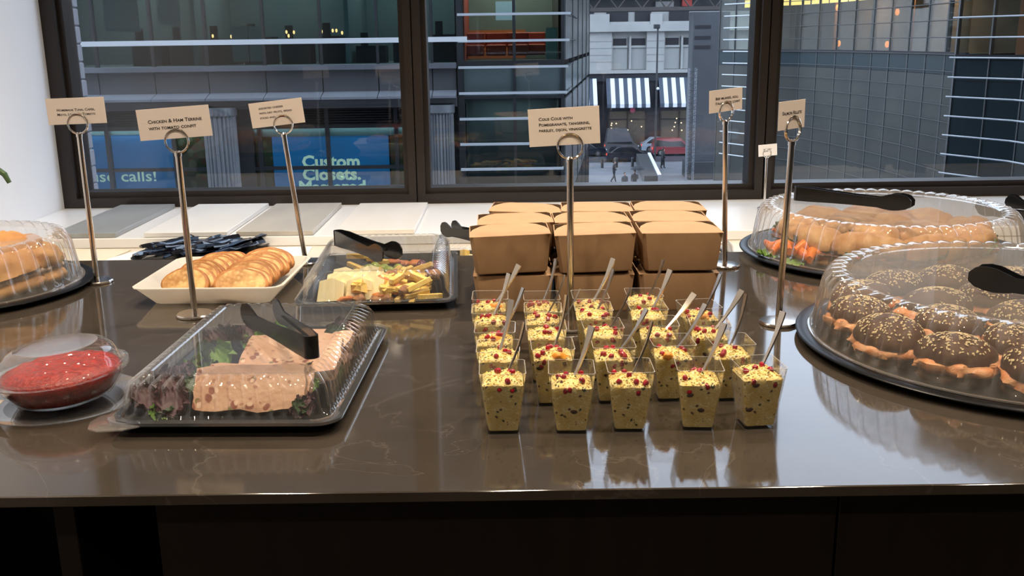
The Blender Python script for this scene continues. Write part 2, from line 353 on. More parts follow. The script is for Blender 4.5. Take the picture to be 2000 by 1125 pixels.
for x0, x1 in ((-11.4, -8.3), (-7.0, -2.8)):
    ld = bpy.data.lights.new('added_poster_light', 'AREA'); ld.shape = 'RECTANGLE'; ld.size = x1 - x0; ld.size_y = .06; ld.energy = 9; ld.color = (.95, .97, 1)  # unseen area lights, added to brighten the posters
    lo = bpy.data.objects.new('added_poster_light', ld); COL.objects.link(lo); lo.location = ((x0 + x1) / 2, 26.32, -.82); lo.rotation_euler = (R(12), 0, 0)
e = bpy.data.objects.new('poster_print', None); COL.objects.link(e); e.parent = B; e.location = (0, 26.415 - 26, 10.1)
lettering(e, ['Custom', 'Closets.', 'Mastered'], .45, -4.86 + 6, -1.54, .345, M['poster_text'], align='CENTER', bold=.016, sx=1.08)
lettering(e, ['house calls!'], .42, -9.60 + 6, -1.88, .4, M['poster_text'], align='RIGHT', bold=.004, sx=1.22)

def added_room_light(x, y, z, sx, sy, e, c=(1, .86, .66)):  # unseen area light, added to brighten a room behind facade glass
    ld = bpy.data.lights.new('added_room_light', 'AREA'); ld.shape = 'RECTANGLE'; ld.size = sx; ld.size_y = sy; ld.energy = e; ld.color = c
    lo = bpy.data.objects.new('added_room_light', ld); COL.objects.link(lo); lo.location = (x, y, z)
for x in (-11, -6.5, -2.8): added_room_light(x, 28.6, 3.95, 3.0, 1.5, 130, (.85, .95, 1))
added_room_light(.1, 28.0, 3.93, 1.8, 1.4, 170)
# ------------------------------------------------------------------ outside: louvred glass bay
Bb = thing('louvred_glass_bay', 'glass corner bay with white horizontal bars and red chairs inside', 'building', (0, 26, -10.1))
M['steel_bar'] = mat('pale_steel_bar', (.55, .58, .62), .35)
M['gridbar'] = mat('grey_facade_bar', (.075, .078, .08), .6, spec=.2)
M['red'] = mat('red_chair_fabric', (.30, .035, .018), .7)
M['orange'] = mat('orange_wall_panel', (.36, .10, .03), .6)
M['cyan'] = mat('pale_green_panel', (.24, .37, .33), .6)
M['dimroom'] = mat('dim_teal_room', (.085, .10, .11), .7, col2=(.06, .075, .085), scale=.8)
bayx = [-1.22, .14, 1.40]
added_room_light(.1, 26.9, -.15, 2.0, .6, 26, (.8, .93, 1))
part(Bb, 'corner_post', MB().box(-1.35, -1.2, 25.95, 26.2, -10.1, 12), M['darkmetal'], True, 0)
for z, z2 in ((.62, .9), (4.0, 4.4), (-3.2, -3.0)): part(Bb, 'floor_slab', MB().box(-1.19, 1.42, 26.08, 32, z, z2), M['darkmetal'], True, 0)
part(Bb, 'back_wall', MB().box(-1.25, 1.42, 29.4, 29.6, .9, 4.0), M['teal'], True, 0)
part(Bb, 'dark_room', MB().box(-1.25, 1.42, 27.6, 27.8, -3.0, .62), M['dimroom'], True, 0)
part(Bb, 'lower_block', MB().box(-1.25, 1.42, 26.1, 27.8, -10.1, -3.2), M['dark'], True, 0)
part(Bb, 'upper_block', MB().box(-1.3, 1.42, 26.0, 42, 4.4, 29), M['darkmetal'], True, 0)
part(Bb, 'party_wall', MB().box(-1.40, -1.26, 26.22, 32, -10.1, 29), M['dark'], True, 0)
part(Bb, 'side_partition', MB().box(-1.25, -1.15, 26.2, 29.4, .9, 4.0), M['red'], True, 0)
for x, yy in ((-.95, 27.2), (-.35, 27.5), (.25, 27.2), (.75, 27.8)):
    c = MB().bbox(x - .28, x + .28, yy, yy + .55, 1.0, 1.3, .03).bbox(x - .3, x + .3, yy + .45, yy + .6, 1.2, 1.62, .03)
    part(Bb, 'armchair', c, M['red'], True, 0)
part(Bb, 'wall_panel', MB().box(-1.15, .5, 29.3, 29.4, .9, 1.7), M['orange'], True, 0)
part(Bb, 'column_panel', MB().box(1.0, 1.3, 27, 27.1, .9, 1.72), M['cyan'], True, 0)
M['pic'] = mat('lit_screen', (.3, .42, .5), .5, emit=(.5, .72, .9), es=.5)
part(Bb, 'screen', MB().box(-.35, .2, 28.0, 28.05, 1.95, 2.45), M['pic'], True, 0)
M['bay_glow'] = mat('added_ceiling_glow', (.9, .8, .6), .5, emit=(1, .82, .5), es=2.0)  # glowing ceiling sheet, added to light the bay office
part(Bb, 'added_ceiling_glow', MB().box(-.8, 1.0, 27.3, 28.7, 3.95, 3.99), M['bay_glow'], True, 0)
M['bayteal'] = mat('teal_spandrel_glass', (.105, .135, .14), .2, spec=.2)
for a, b in zip(bayx[:-1], bayx[1:]):
    part(Bb, 'window_pane', MB().box(a + .03, b - .03, 26.0, 26.03, .9, 4.0), M['fglass'], True, 0)
    part(Bb, 'spandrel_pane', MB().box(a + .03, b - .03, 26.0, 26.03, 0, .76), M['bayteal'], True, 0)
    part(Bb, 'lower_pane', MB().box(a + .03, b - .03, 26.0, 26.03, -3.0, -.08), M['fglass'], True, 0)
for x in bayx: part(Bb, 'mullion', MB().box(x - .04, x + .04, 25.96, 26.1, -10.1, 4.4), M['darkmetal'], True, 0)
part(Bb, 'slab_edge', MB().box(-1.25, 1.44, 25.97, 26.1, .76, .9).box(-1.25, 1.44, 25.97, 26.1, -.08, 0), M['darkmetal'], True, 0)
for k in range(-2, 12):
    z = 2.05 - .655 * k
    part(Bb, 'louvre_bar', MB().box(-1.30, 1.58 - k * .03, 25.56, 25.66, z - .03, z + .03), M['steel_bar'], True, 0)
    part(Bb, 'side_bar', MB().tube([(1.56 - k * .03, 25.6, z), (3.1, 41.5, z)], .016, 5), M['gridbar'], True, 0)
# receding side wall of the bay
sd = Vector((1.9, 16, 0)).normalized(); sn = Vector((sd.y, -sd.x, 0))
M['sideglass'] = mat('side_wall_glass', (.10, .11, .115), .25, spec=.3, col2=(.19, .205, .205), scale=.9)
for i in range(5):
    p = Vector((1.42, 26.05, 0)) + sd * 3.2 * i
    ang = math.atan2(sd.y, sd.x)
    for z0, z1, mm in ((-10.1, -3.1, 'dark'), (-3.0, -.1, 'sideglass'), (0, .76, 'bayteal'), (.9, 4.2, 'sideglass')):
        part(Bb, 'side_pane', MB().box(0, 3.1, -.06, .04, z0, z1, T(p.x, p.y, 0, ang)), M[mm], True, 0)
    part(Bb, 'side_mullion', MB().box(3.12, 3.18, -.08, .04, -10.1, 4.4, T(p.x, p.y, 0, ang)), M['darkmetal'], True, 0)
part(Bb, 'side_core', MB().add([(1.3, 26.3, -10.1), (3.25, 42, -10.1), (1.2, 42, -10.1), (1.3, 26.3, 29), (3.25, 42, 29), (1.2, 42, 29)], [(0, 2, 1), (3, 4, 5), (0, 1, 4, 3), (1, 2, 5, 4), (2, 0, 3, 5)]), M['darkmetal'], True, 0)

# ------------------------------------------------------------------ outside: street and plaza
M['paving'] = mat('plaza_paving', (.16, .165, .18), .55, col2=(.12, .125, .14), scale=.35)
M['asphalt'] = mat('wet_asphalt', (.045, .05, .06), .4)
struct('ground', MB().box(-60, 70, 3.45, 94, -10.3, -10.1).box(-60, 70, 102.8, 150, -10.3, -10.1), M['paving'])
struct('street', MB().box(-60, 70, 94, 102.8, -10.4, -10.22), M['asphalt'])
struct('kerb', MB().box(-60, 70, 93.8, 94, -10.22, -10.08).box(-60, 70, 102.8, 103, -10.22, -10.08), M['stone'])

# far white stone building with striped awnings
M['cream'] = mat('pale_grey_limestone', (.30, .30, .29), .8, col2=(.255, .26, .255), scale=.5)
M['cream2'] = mat('grey_limestone_trim', (.22, .22, .215), .8)
M['blind'] = mat('pale_window_blind', (.24, .245, .24), .8)
M['black'] = mat('black_shopfront', (.012, .013, .02), .45)
M['awhite'] = mat('white_awning_canvas', (.60, .62, .65), .8)
M['adark'] = mat('slate_awning_canvas', (.045, .06, .085), .8)
M['shoplit'] = mat('dim_shop_interior', (.09, .075, .06), .8)
F = thing('awning_building', 'white stone building with black and white striped awnings down the street', 'building', (14, 106, -10.1))
part(F, 'upper_wall', MB().box(0, 34, 106.6, 110, -2.1, 24), M['cream'], True, 0)
for x0, x1 in ((8.0, 10.9), (14.6, 16.45), (21.4, 23.2)):
    part(F, 'pier', MB().box(x0, x1, 106.0, 106.7, -1.75, 2.2), M['cream'], True, 0)
    for z in (-.9, -.2, .5, 1.2): part(F, 'pier_joint', MB().box(x0 - .02, x1 + .02, 105.97, 106.0, z, z + .07), M['cream2'], True, 0)
    part(F, 'finial_block', MB().box(x0 + .3, x1 - .3, 105.7, 106.6, 2.7, 4.0), M['cream'], True, 0)
part(F, 'cornice', MB().box(0, 34, 105.6, 106.7, 2.2, 2.9).box(0, 34, 105.8, 106.7, 2.9, 3.2), M['cream'], True, 0)
part(F, 'sill_band', MB().box(0, 34, 105.7, 106.7, -2.1, -1.75), M['cream'], True, 0)
part(F, 'attic_wall', MB().box(0, 34, 106.2, 106.6, 3.2, 24), M['cream2'], True, 0)
for x0, x1 in ((10.95, 12.6), (12.9, 14.6), (16.5, 18.15), (18.4, 20.0), (4.2, 5.8), (6.1, 7.7)):
    wn = part(F, 'window', MB().box(x0, x1, 106.45, 106.6, -1.7, 1.6), M['blind'], True, 0)
    part(wn, 'transom_pane', MB().box(x0 + .12, x1 - .12, 106.38, 106.45, .8, 1.5), M['dark'], True, 0)
    part(wn, 'window_bar', MB().box(x0 - .12, x0 + .08, 106.2, 106.45, -1.7, 1.7).box(x0, x1, 106.3, 106.45, .55, .75), M['cream'], True, 0)
for x0, x1 in ((10.3, 12.6), (13.3, 15.0), (16.9, 19.0), (5.5, 9.0)):
    part(F, 'attic_opening', MB().box(x0, x1, 106.1, 106.2, 3.25, 4.6), M['dark'], True, 0)
part(F, 'shopfront', MB().box(0, 34, 106.3, 107, -10.1, -2.1), M['black'], True, 0)
part(F, 'fascia', MB().box(0, 34, 105.9, 106.4, -2.9, -2.15), M['black'], True, 0)
for x0, x1, z0 in ((10.6, 14.8, -9.8), (16.2, 20.4, -9.6), (5.2, 9.0, -9.8)):
    wn = part(F, 'shop_window', MB().box(x0, x1, 106.2, 106.32, z0, -6.1), M['shoplit'], True, 0)
    part(wn, 'shop_window_frame', MB().box(x0, x0 + .15, 106.1, 106.2, z0, -6.1).box(x1 - .15, x1, 106.1, 106.2, z0, -6.1).box((x0 + x1) / 2 - .05, (x0 + x1) / 2 + .05, 106.1, 106.2, z0, -6.1).box(x0, x1, 106.1, 106.2, -7.0, -6.9), M['black'], True, 0)
M['shopglow'] = mat('shop_lamp', (.9, .7, .4), .5, emit=(1, .78, .45), es=2.2)
random.seed(8)
for k in range(14):
    x = random.choice([random.uniform(10.8, 14.4), random.uniform(16.4, 19.4)]); z = random.uniform(-8.4, -6.3)
    part(F, 'shop_lamp', MB().blob(.07, .05, .07, 8, 6, 0, M=T(x, 106.1, z)), M['shopglow'], True)
part(F, 'pink_sign', MB().cyl(0, 0, 0, .05, .28, 16, M=T(13.2, 105.9, -5.95, 0, R(90))), mat('pink_shop_sign', (.5, .09, .16), .5), True)
for x0, x1 in ((5.9, 9.3), (10.3, 14.85), (15.9, 20.4)):
    n = int(round((x1 - x0) / .44))
    for k in range(n):
        a = x0 + (x1 - x0) * k / n; b = x0 + (x1 - x0) * (k + 1) / n
        q = MB().add([(a, 105.9, -2.6), (b, 105.9, -2.6), (b, 104.2, -5.2), (a, 104.2, -5.2), (b, 104.2, -5.6), (a, 104.2, -5.6), (a, 105.9, -2.7), (b, 105.9, -2.7), (b, 104.3, -5.2), (a, 104.3, -5.2), (b, 104.3, -5.6), (a, 104.3, -5.6)],
                     [(0, 1, 2, 3), (3, 2, 4, 5), (7, 6, 9, 8), (8, 9, 11, 10), (5, 4, 10, 11), (1, 0, 6, 7), (0, 3, 9, 6), (1, 7, 8, 2), (3, 5, 11, 9), (2, 8, 10, 4)])
        part(F, 'awning_stripe', q, M['awhite' if k % 2 else 'adark'], True, 0)

# overhead dark bridge, pylon, lattice tower, lamp post
G = thing('footbridge', 'dark overhead bridge of beams high across the street', 'bridge', (14, 84, -10.1))
M['brown'] = mat('brown_bridge_steel', (.05, .042, .04), .6)
part(G, 'deck', MB().box(2.5, 30, 83, 87, 5.0, 5.5), M['brown'], True, 0)
part(G, 'lower_beam', MB().box(2.5, 30, 83, 83.3, 3.65, 3.95), M['brown'], True, 0)
for k in range(12):
    x = 3 + k * 2
    part(G, 'strut', MB().tube([(x, 83.15, 3.8), (x + 1, 83.15, 5.1), (x + 2, 83.15, 3.8)], .07, 6), M['brown'], True)
part(G, 'back_panel', MB().box(2.5, 30, 84, 84.2, 3.6, 5.0), M['darkmetal'], True, 0)
part(G, 'beige_panel', MB().box(12.2, 13.7, 83.7, 84, 3.95, 4.4), M['cream2'], True, 0)
part(G, 'red_panel', MB().box(14.4, 15.2, 83.7, 84, 4.0, 4.55), mat('red_sign_panel', (.4, .06, .05), .6), True, 0)
part(G, 'bridge_leg', MB().box(20.5, 21.3, 84.2, 85, -10.1, 5), M['brown'], True, 0)
part(G, 'bridge_leg', MB().box(3.4, 4.2, 84.2, 85, -10.1, 5), M['brown'], True, 0)
P = thing('stone_pylon', 'dark grey stone pylon with three slots beside the plaza', 'pylon', (16.5, 83, -10.1))
M['pyl'] = mat('dark_pylon_stone', (.052, .057, .066), .7, col2=(.042, .046, .054), scale=.6)
part(P, 'shaft', MB().bbox(15.05, 18.05, 82.0, 84, -10.1, 3.5, .05), M['pyl'], True, 0)
for z in (2.3, 1.45, .7): part(P, 'slot', MB().box(15.2, 16.5, 81.97, 82.05, z - .14, z + .14), M['dark'], True, 0)
part(P, 'base_block', MB().bbox(14.9, 18.3, 81.4, 84.4, -10.1, -8.6, .05), M['darkmetal'], True, 0)
Lt = thing('lattice_tower', 'slim lattice scaffold tower in front of the pylon', 'scaffold', (15.1, 80.5, -10.1))
part(Lt, 'uprights', MB().box(14.5, 14.56, 80, 80.06, -10.1, -.9).box(15.05, 15.11, 80, 80.06, -10.1, -.9).box(14.5, 14.56, 80.6, 80.66, -10.1, -.9).box(15.05, 15.11, 80.6, 80.66, -10.1, -.9), M['stone_l'], True, 0)
for k in range(18):
    z = -9.9 + k * .5
    part(Lt, 'brace', MB().tube([(14.52, 80.0, z), (15.08, 80.0, z + .5)], .025, 5).tube([(14.5, 80.0, z + .25), (15.1, 80.0, z + .25)], .025, 5), M['darkmetal'], True)
SL = thing('street_lamp', 'tall dark street lamp with a small head before the awnings', 'lamp', (14.1, 95, -10.1))
part(SL, 'post', MB().cyl(14.1, 95, -10.1, 2.5, .09, 10), M['darkmetal'], True)
part(SL, 'lamp_head', MB().bbox(13.7, 14.3, 94.8, 95.2, 2.35, 2.75, .05), M['darkmetal'], True, 0)
part(SL, 'lower_lamp', MB().blob(.14, .14, .14, 10, 8, 0, M=T(14.2, 94.8, -3.2)), M['white'], True)
for k, (x, y) in enumerate(((7.05, 89.8), (8.49, 90), (9.84, 90.2), (11.34, 90.4), (14.29, 91.6))):
    solo('bollard', MB().cyl(0, 0, 0, .75, .13, 12).lathe([(.13, .75), (.14, .8), (.1, .9), (0, .92)], 12), M['darkmetal'], 'dark street bollard, %s from the left along the plaza edge' % ORD[k], 'bollard', (x, y, -10.1), group='bollards along the plaza')
K_ = thing('stair_parapet', 'low dark parapet with a bright white sloping cap on the plaza', 'parapet', (12.4, 85, -10.1))
q = Vector((11.9, 77.5, 0)); q2 = Vector((13.25, 93.2, 0)); dv = (q2 - q).normalized(); ang = math.atan2(dv.y, dv.x); ln = (q2 - q).length
part(K_, 'parapet_wall', MB().box(0, ln, -.05, 1.2, -10.1, -9.2, T(q.x, q.y, 0, ang)), M['darkmetal'], True, 0)
part(K_, 'white_cap', MB().box(0, ln, -.15, .12, -9.2, -9.1, T(q.x, q.y, 0, ang)), M['white'], True, 0)
part(K_, 'end_post', MB().box(-.3, 0, -.15, .12, -10.1, -9.1, T(q.x, q.y, 0, ang)), M['stone_l'], True, 0)

# cars
M['tyre'] = mat('black_tyre', (.01, .01, .011), .8); M['hub'] = mat('grey_hub', (.3, .3, .31), .3, metal=.8)
M['carglass'] = mat('dark_car_glass', (.012, .014, .018), .12)
M['tail'] = mat('red_tail_lamp', (.6, .03, .02), .4, emit=(1, .12, .06), es=1.2)
def car(name, label, x0, L_, y, h, paint, suv=False, group=None):
    """x0 = rear bumper; the car faces +x"""
    t = thing(name, label, 'car', (x0 + L_ / 2, y, -10.22)); g = .2
    low = [(-L_ / 2, g), (-L_ / 2, .62), (-L_ / 2 + .1, .95), (L_ / 2 - .15, .82), (L_ / 2, .6), (L_ / 2, g)]
    b = MB().prism(low, -.88, .88, T())
    if suv: cab = [(-L_ / 2 + .12, .93), (-L_ / 2 + .35, h - .06), (-L_ / 2 + .7, h), (.55, h), (1.35, .88)]
    else: cab = [(-L_ / 2 + .35, .93), (-L_ / 2 + 1.05, h - .03), (-L_ / 2 + 1.5, h), (.25, h - .02), (1.2, .85)]
    n = len(cab); in_ = [(x, -.72 if z > 1 else -.86, z) for x, z in cab]; out = [(x, .72 if z > 1 else .86, z) for x, z in cab]
    b.loops([in_, out]); part(t, 'body', b, paint, smooth=0)
    cx = sum(x for x, z in cab) / n
    gl = [(cx + (x - cx) * .90, .97 + (z - .93) * .84) for x, z in cab]
    part(t, 'side_window', MB().loops([[(x, -.885 + (z - .93) * .22, z) for x, z in gl], [(x, -.80 + (z - .93) * .12, z) for x, z in gl]]), M['carglass'], smooth=0)
    for sx in (-L_ / 2 + .85, L_ / 2 - .9):
        for sy in (-.82, .82):
            wh = part(t, 'wheel', MB().cyl(0, 0, -.11, .11, .33, 18, M=T(sx, sy, .33, 0, R(90))), M['tyre'])
            part(wh, 'hub_cap', MB().cyl(0, 0, -.115, .115, .19, 12, M=T(sx, sy, .33, 0, R(90))), M['hub'])
    part(t, 'tail_lamp', MB().box(-L_ / 2 - .02, -L_ / 2 + .14, -.87, -.6, .66, .86), M['tail'], smooth=0)
    part(t, 'head_lamp', MB().box(L_ / 2 - .1, L_ / 2 + .01, -.85, -.6, .62, .74), M['white'], smooth=0)
    return t
pb = mat('black_car_paint', (.012, .015, .024), .15, coat=.6); pr = mat('maroon_car_paint', (.22, .03, .04), .25, coat=.5); pg = mat('grey_car_paint', (.085, .085, .095), .3, coat=.4); pw = mat('silver_blue_car_paint', (.30, .36, .42), .25, coat=.4)
car('car', 'maroon estate car parked under the awnings', 14.55, 4.8, 100.8, 1.75, pr, True)
car('car', 'black saloon car driving past the plaza bollards', 9.4, 4.7, 96, 1.45, pb)
car('car', 'dark car at the left behind the bollards, half hidden by the glass bay', 5.5, 4.4, 101, 1.5, pb)
car('van', 'tall grey van parked before the lit shop window', 10.0, 3.6, 104.2, 2.5, pg, True)
car('car', 'silver blue car just half hidden behind the maroon estate', 13.9, 4.0, 104.2, 1.5, pw)

# people, grown from a jointed skeleton
def figure(parent, name, joints, edges, m):
    me = bpy.data.meshes.new(name); me.from_pydata([j[:3] for j in joints], edges, []); o = bpy.data.objects.new(name, me); COL.objects.link(o)
    sk = o.modifiers.new('skin', 'SKIN'); sk.use_smooth_shade = True
    for i, j in enumerate(joints): me.skin_vertices[0].data[i].radius = (j[3], j[4] if len(j) > 4 else j[3])
    me.skin_vertices[0].data[0].use_root = True
    sb = o.modifiers.new('sub', 'SUBSURF'); sb.levels = 1
    bpy.context.view_layer.update()
    m2 = bpy.data.meshes.new_from_object(o.evaluated_get(bpy.context.evaluated_depsgraph_get())); bpy.data.objects.remove(o)
    m2.materials.clear(); m2.materials.append(m); return put(name, m2, parent)
M['skin'] = mat('skin', (.40, .24, .17), .6); M['coat'] = mat('dark_coat', (.018, .02, .026), .8); M['hair'] = mat('dark_hair', (.015, .012, .01), .7); M['greycoat'] = mat('grey_coat', (.05, .055, .07), .8)
def person(label, x, y, rz, coat, stride=.18, umb=False, h=1.0):
    t = thing('person', label, 'person', (x, y, -10.1), rz)
    J = [(0, 0, .95, .15, .12), (0, 0, 1.2, .16, .12), (0, 0, 1.42, .19, .12), (0, 0, 1.52, .07), (0, -.01, 1.58, .06),
         (-.1, 0, .88, .1), (-.1, -stride * .4, .5, .075), (-.1, -stride + .04, .09, .055), (-.1, -stride - .12, .04, .045),
         (.1, 0, .88, .1), (.1, stride * .2, .5, .075), (.1, stride + .08, .1, .055), (.1, stride - .08, .04, .045),
         (-.21, 0, 1.42, .075), (-.26, .04, 1.16, .058), (-.24, -.08, .93, .045), (.21, 0, 1.42, .075), (.26, -.02, 1.16, .058), (.22, -.16, 1.0 if not umb else 1.2, .045)]
    E_ = [(0, 1), (1, 2), (2, 3), (3, 4), (0, 5), (5, 6), (6, 7), (7, 8), (0, 9), (9, 10), (10, 11), (11, 12), (2, 13), (13, 14), (14, 15), (2, 16), (16, 17), (17, 18)]
    figure(t, 'body', J, E_, coat)
    part(t, 'head', MB().blob(.085, .105, .125, 14, 10, 0, M=T(0, -.02, 1.66)).blob(.018, .03, .03, 8, 6, 0, M=T(0, -.125, 1.65)), M['skin'])
    part(t, 'hair', MB().blob(.095, .11, .11, 14, 10, .05, M=T(0, .02, 1.71)), M['hair'])
    if umb:
        u = thing('umbrella', 'dark umbrella held over a walker at the near plaza', 'umbrella', (x + .2 * math.cos(rz), y + .2 * math.sin(rz) - .12, -10.1 + 1.2))
        part(u, 'shaft', MB().cyl(0, 0, 0, .95, .012, 6), M['darkmetal']); part(u, 'canopy', MB().lathe([(.001, .98), (.25, .93), (.45, .82), (.55, .7), (.54, .69), (.4, .8), (.001, .94)], 8), M['coat'], smooth=0)
    t.scale = (h, h, h); return t
person('person in a dark coat walking across the open plaza', 8.56, 80.2, R(70), M['coat'], .22)
person('person in grey walking beside the umbrella holder', 8.75, 74.3, R(20), M['greycoat'], .1, h=.9)
person('person in dark clothes under an umbrella on the plaza', 9.5, 74.2, R(-20), M['coat'], .1, True)
person('person in dark clothes standing by the lattice tower', 14.0, 89.2, R(110), M['coat'], .1)

# ------------------------------------------------------------------ outside: curved glass building on the right
RB = thing('curved_glass_building', 'curved dark glass building with thin white bars at the right', 'building', (19, 45, -10.1))
M['rglass'] = mat('smoky_facade_glass', (.040, .041, .039), .35, spec=.06, col2=(.056, .056, .050), scale=.35)
M['rglass2'] = mat('teal_facade_glass', (.020, .032, .037), .35, spec=.06)
M['rclear'] = clear('clear_facade_glass', .8, .012, .25, rough=.02, tintcol=(.7, .72, .68, 1))
M['rin'] = mat('warm_grey_interior', (.16, .13, .11), .8, col2=(.09, .07, .06), scale=.5)
M['rin2'] = mat('rust_interior_wall', (.22, .11, .06), .8)
poly = [(14.3, 68), (15.51, 64), (16.92, 62.5), (17.77, 61), (18.66, 57), (19.27, 53), (19.6, 49), (19.7, 45), (19.5, 42.5)]
pts = []
for (a, b), (c, d) in zip(poly[:-1], poly[1:]):
    n = max(1, int(round(math.hypot(c - a, d - b) / 2.0)))
    for k in range(n): pts.append((a + (c - a) * k / n, b + (d - b) * k / n))
pts.append(poly[-1])
near = [(17.3, 38.6), (18.0, 37.3), (18.66, 36), (18.95, 34), (19.1, 32), (19.3, 29), (19.4, 25)]
def seg(mb, a, b, z0, z1, th=.08, inset=.03, off=0.):
    dx, dy = b[0] - a[0], b[1] - a[1]; l = math.hypot(dx, dy); return mb.box(inset, l - inset, -th / 2 - off, th / 2 - off, z0, z1, T(a[0], a[1], 0, math.atan2(dy, dx)))
for path, nearp in ((pts, False), (near, True)):
    for i, (a, b) in enumerate(zip(path[:-1], path[1:])):
        # walking away from far to near, the street is on the left-hand (-x) side: seg() offsets to it with +off
        part(RB, 'window_pane', seg(MB(), a, b, .62, 3.9), M['rclear'], True, 0)
        part(RB, 'spandrel_pane', seg(MB(), a, b, -.32, .58), M['rglass2'], True, 0)
        part(RB, 'lower_pane', seg(MB(), a, b, -10.1, -.36), M['rglass2' if nearp else 'rglass'], True, 0)
        part(RB, 'upper_pane', seg(MB(), a, b, 3.95, 17.5), M['rglass'], True, 0)
        part(RB, 'mullion', MB().box(a[0] - .06, a[0] + .06, a[1] - .06, a[1] + .06, -10.1, 17.5), M['gridbar' if not nearp else 'darkmetal'], True, 0)
        part(RB, 'slab_edge', seg(MB(), a, b, .5, .66, .16, 0), M['dark'], True, 0)
        part(RB, 'lower_beam', seg(MB(), a, b, -.40, -.28, .05, 0), M['dark'], True, 0)
    inner = [(x + 2.6, y + .6) for x, y in path]
    wallm = MB(); floorm = MB()
    for a, b, c, d in zip(path[:-1], path[1:], inner[:-1], inner[1:]):
        seg(wallm, c, d, .6, 3.9, .1, 0)
        floorm.add([(a[0], a[1], .6), (b[0], b[1], .6), (d[0], d[1], .6), (c[0], c[1], .6), (a[0], a[1], 3.9), (b[0], b[1], 3.9), (d[0], d[1], 3.9), (c[0], c[1], 3.9)], [(0, 1, 2, 3), (4, 7, 6, 5)])
    corem = MB()
    for a, b in zip([(x + 3.2, y + .8) for x, y in path][:-1], [(x + 3.2, y + .8) for x, y in path][1:]): seg(corem, a, b, -10.1, 17.5, .1, 0)
    part(RB, 'core_wall', corem, M['dark'], True, 0)
    part(RB, 'inner_wall', wallm, M['rin2' if nearp else 'rin'], True, 0); part(RB, 'inner_floor', floorm, M['rin'], True, 0)
for k in range(-3, 12):
    z = 2.03 - .74 * k
    mb = MB()
    mb.tube([(x - .12, y - .05, z) for x, y in pts[2:]], .022, 5); part(RB, 'thin_bar', mb, M['gridbar'], True, 0)
    part(RB, 'louvre_bar', MB().tube([(15.95 - 1.9, 61.2 + 4.4, z), (15.4, 63.2, z)], .038, 6), M['steel_bar'], True, 0)
    part(RB, 'louvre_bar', MB().tube([(x - .3, y - .1, z) for x, y in near], .035, 6), M['steel_bar'], True, 0)
M['yellow'] = mat('yellow_cove_light', (1, .8, .3), .5, emit=(1, .70, .20), es=2.6)
for x, y, e in ((19.4, 57.5, 260), (20.9, 50, 260), (20.2, 34, 300), (20.4, 28, 200)): added_room_light(x, y, 3.8, 1.2, 1.2, e, (1, .72, .45))
M['amber'] = mat('amber_lamp', (1, .4, .1), .5, emit=(1, .28, .06), es=2.2)
yl = MB()
for a, b in zip(pts[1:8], pts[2:9]): seg(yl, (a[0] + .5, a[1]), (b[0] + .5, b[1]), 3.3, 3.75, .05, .1)
part(RB, 'cove_light', yl, M['yellow'], True, 0)
for x, y, z in ((18.5, 58.3, 3.0), (20.0, 53.2, 2.6), (19.9, 54.0, .95), (18.6, 58, 1.0)): part(RB, 'amber_lamp', MB().blob(.12, .12, .18, 8, 6, 0, M=T(x + .5, y, z)), M['amber'], True)
for i in range(1, len(pts) - 2, 2): part(RB, 'inner_post', MB().box(pts[i][0] + .9, pts[i][0] + 1.1, pts[i][1], pts[i][1] + .2, .6, 3.9), M['rin2' if i % 4 == 1 else 'gridbar'], True, 0)

# ------------------------------------------------------------------ island worktop, cabinet, low counter
CZ = .92
def quartz():
    m, nt, b = newmat('polished_brown_quartz'); N = nt.nodes.new; K = nt.links.new
    tc = N('ShaderNodeTexCoord'); v = tc.outputs['Object']
    n = N('ShaderNodeTexNoise'); n.inputs['Scale'].default_value = 5; n.inputs['Detail'].default_value = 8; n.inputs['Roughness'].default_value = .65; K(v, n.inputs['Vector'])
    r = N('ShaderNodeValToRGB'); r.color_ramp.elements[0].position = .3; r.color_ramp.elements[1].position = .7
    r.color_ramp.elements[0].color = (.040, .032, .0245, 1); r.color_ramp.elements[1].color = (.060, .048, .038, 1); K(n.outputs[0], r.inputs[0])
    n2 = N('ShaderNodeTexNoise'); n2.inputs['Scale'].default_value = 3.2; n2.inputs['Detail'].default_value = 6; n2.inputs['Distortion'].default_value = 1.2; K(v, n2.inputs['Vector'])
    a = N('ShaderNodeMath'); a.operation = 'SUBTRACT'; K(n2.outputs[0], a.inputs[0]); a.inputs[1].default_value = .5
    c = N('ShaderNodeMath'); c.operation = 'ABSOLUTE'; K(a.outputs[0], c.inputs[0])
    mr = N('ShaderNodeMapRange'); K(c.outputs[0], mr.inputs[0]); mr.inputs[1].default_value = 0; mr.inputs[2].default_value = .006; mr.inputs[3].default_value = .35; mr.inputs[4].default_value = 0
    mx = N('ShaderNodeMix'); mx.data_type = 'RGBA'; K(mr.outputs[0], mx.inputs[0]); K(r.outputs[0], mx.inputs[6]); mx.inputs[7].default_value = (.12, .10, .085, 1)
    K(mx.outputs[2], b.inputs['Base Color']); b.inputs['Roughness'].default_value = .07; b.inputs['Specular IOR Level'].default_value = .55
    return m
M['quartz'] = quartz()
M['cab'] = mat('dark_walnut_cabinet', (.012, .008, .006), .5, spec=.3, col2=(.017, .011, .008), scale=4, stretch=(6, 6, .6))
M['cabblack'] = mat('black_cabinet_recess', (.006, .005, .005), .6)
solo('worktop', MB().bbox(-1.395, 1.9, -.585, .585, -.013, 0, .0012), M['quartz'], 'long polished brown quartz worktop carrying the buffet', 'countertop', (0, 1.529, CZ))
t = thing('island_cabinet', 'dark brown cabinet under the polished worktop', 'cabinet', (0, 1.53, 0))
part(t, 'carcass', MB().box(-.40, 1.88, 1.02, 2.09, .08, .9068), M['cabblack'], True, 0)
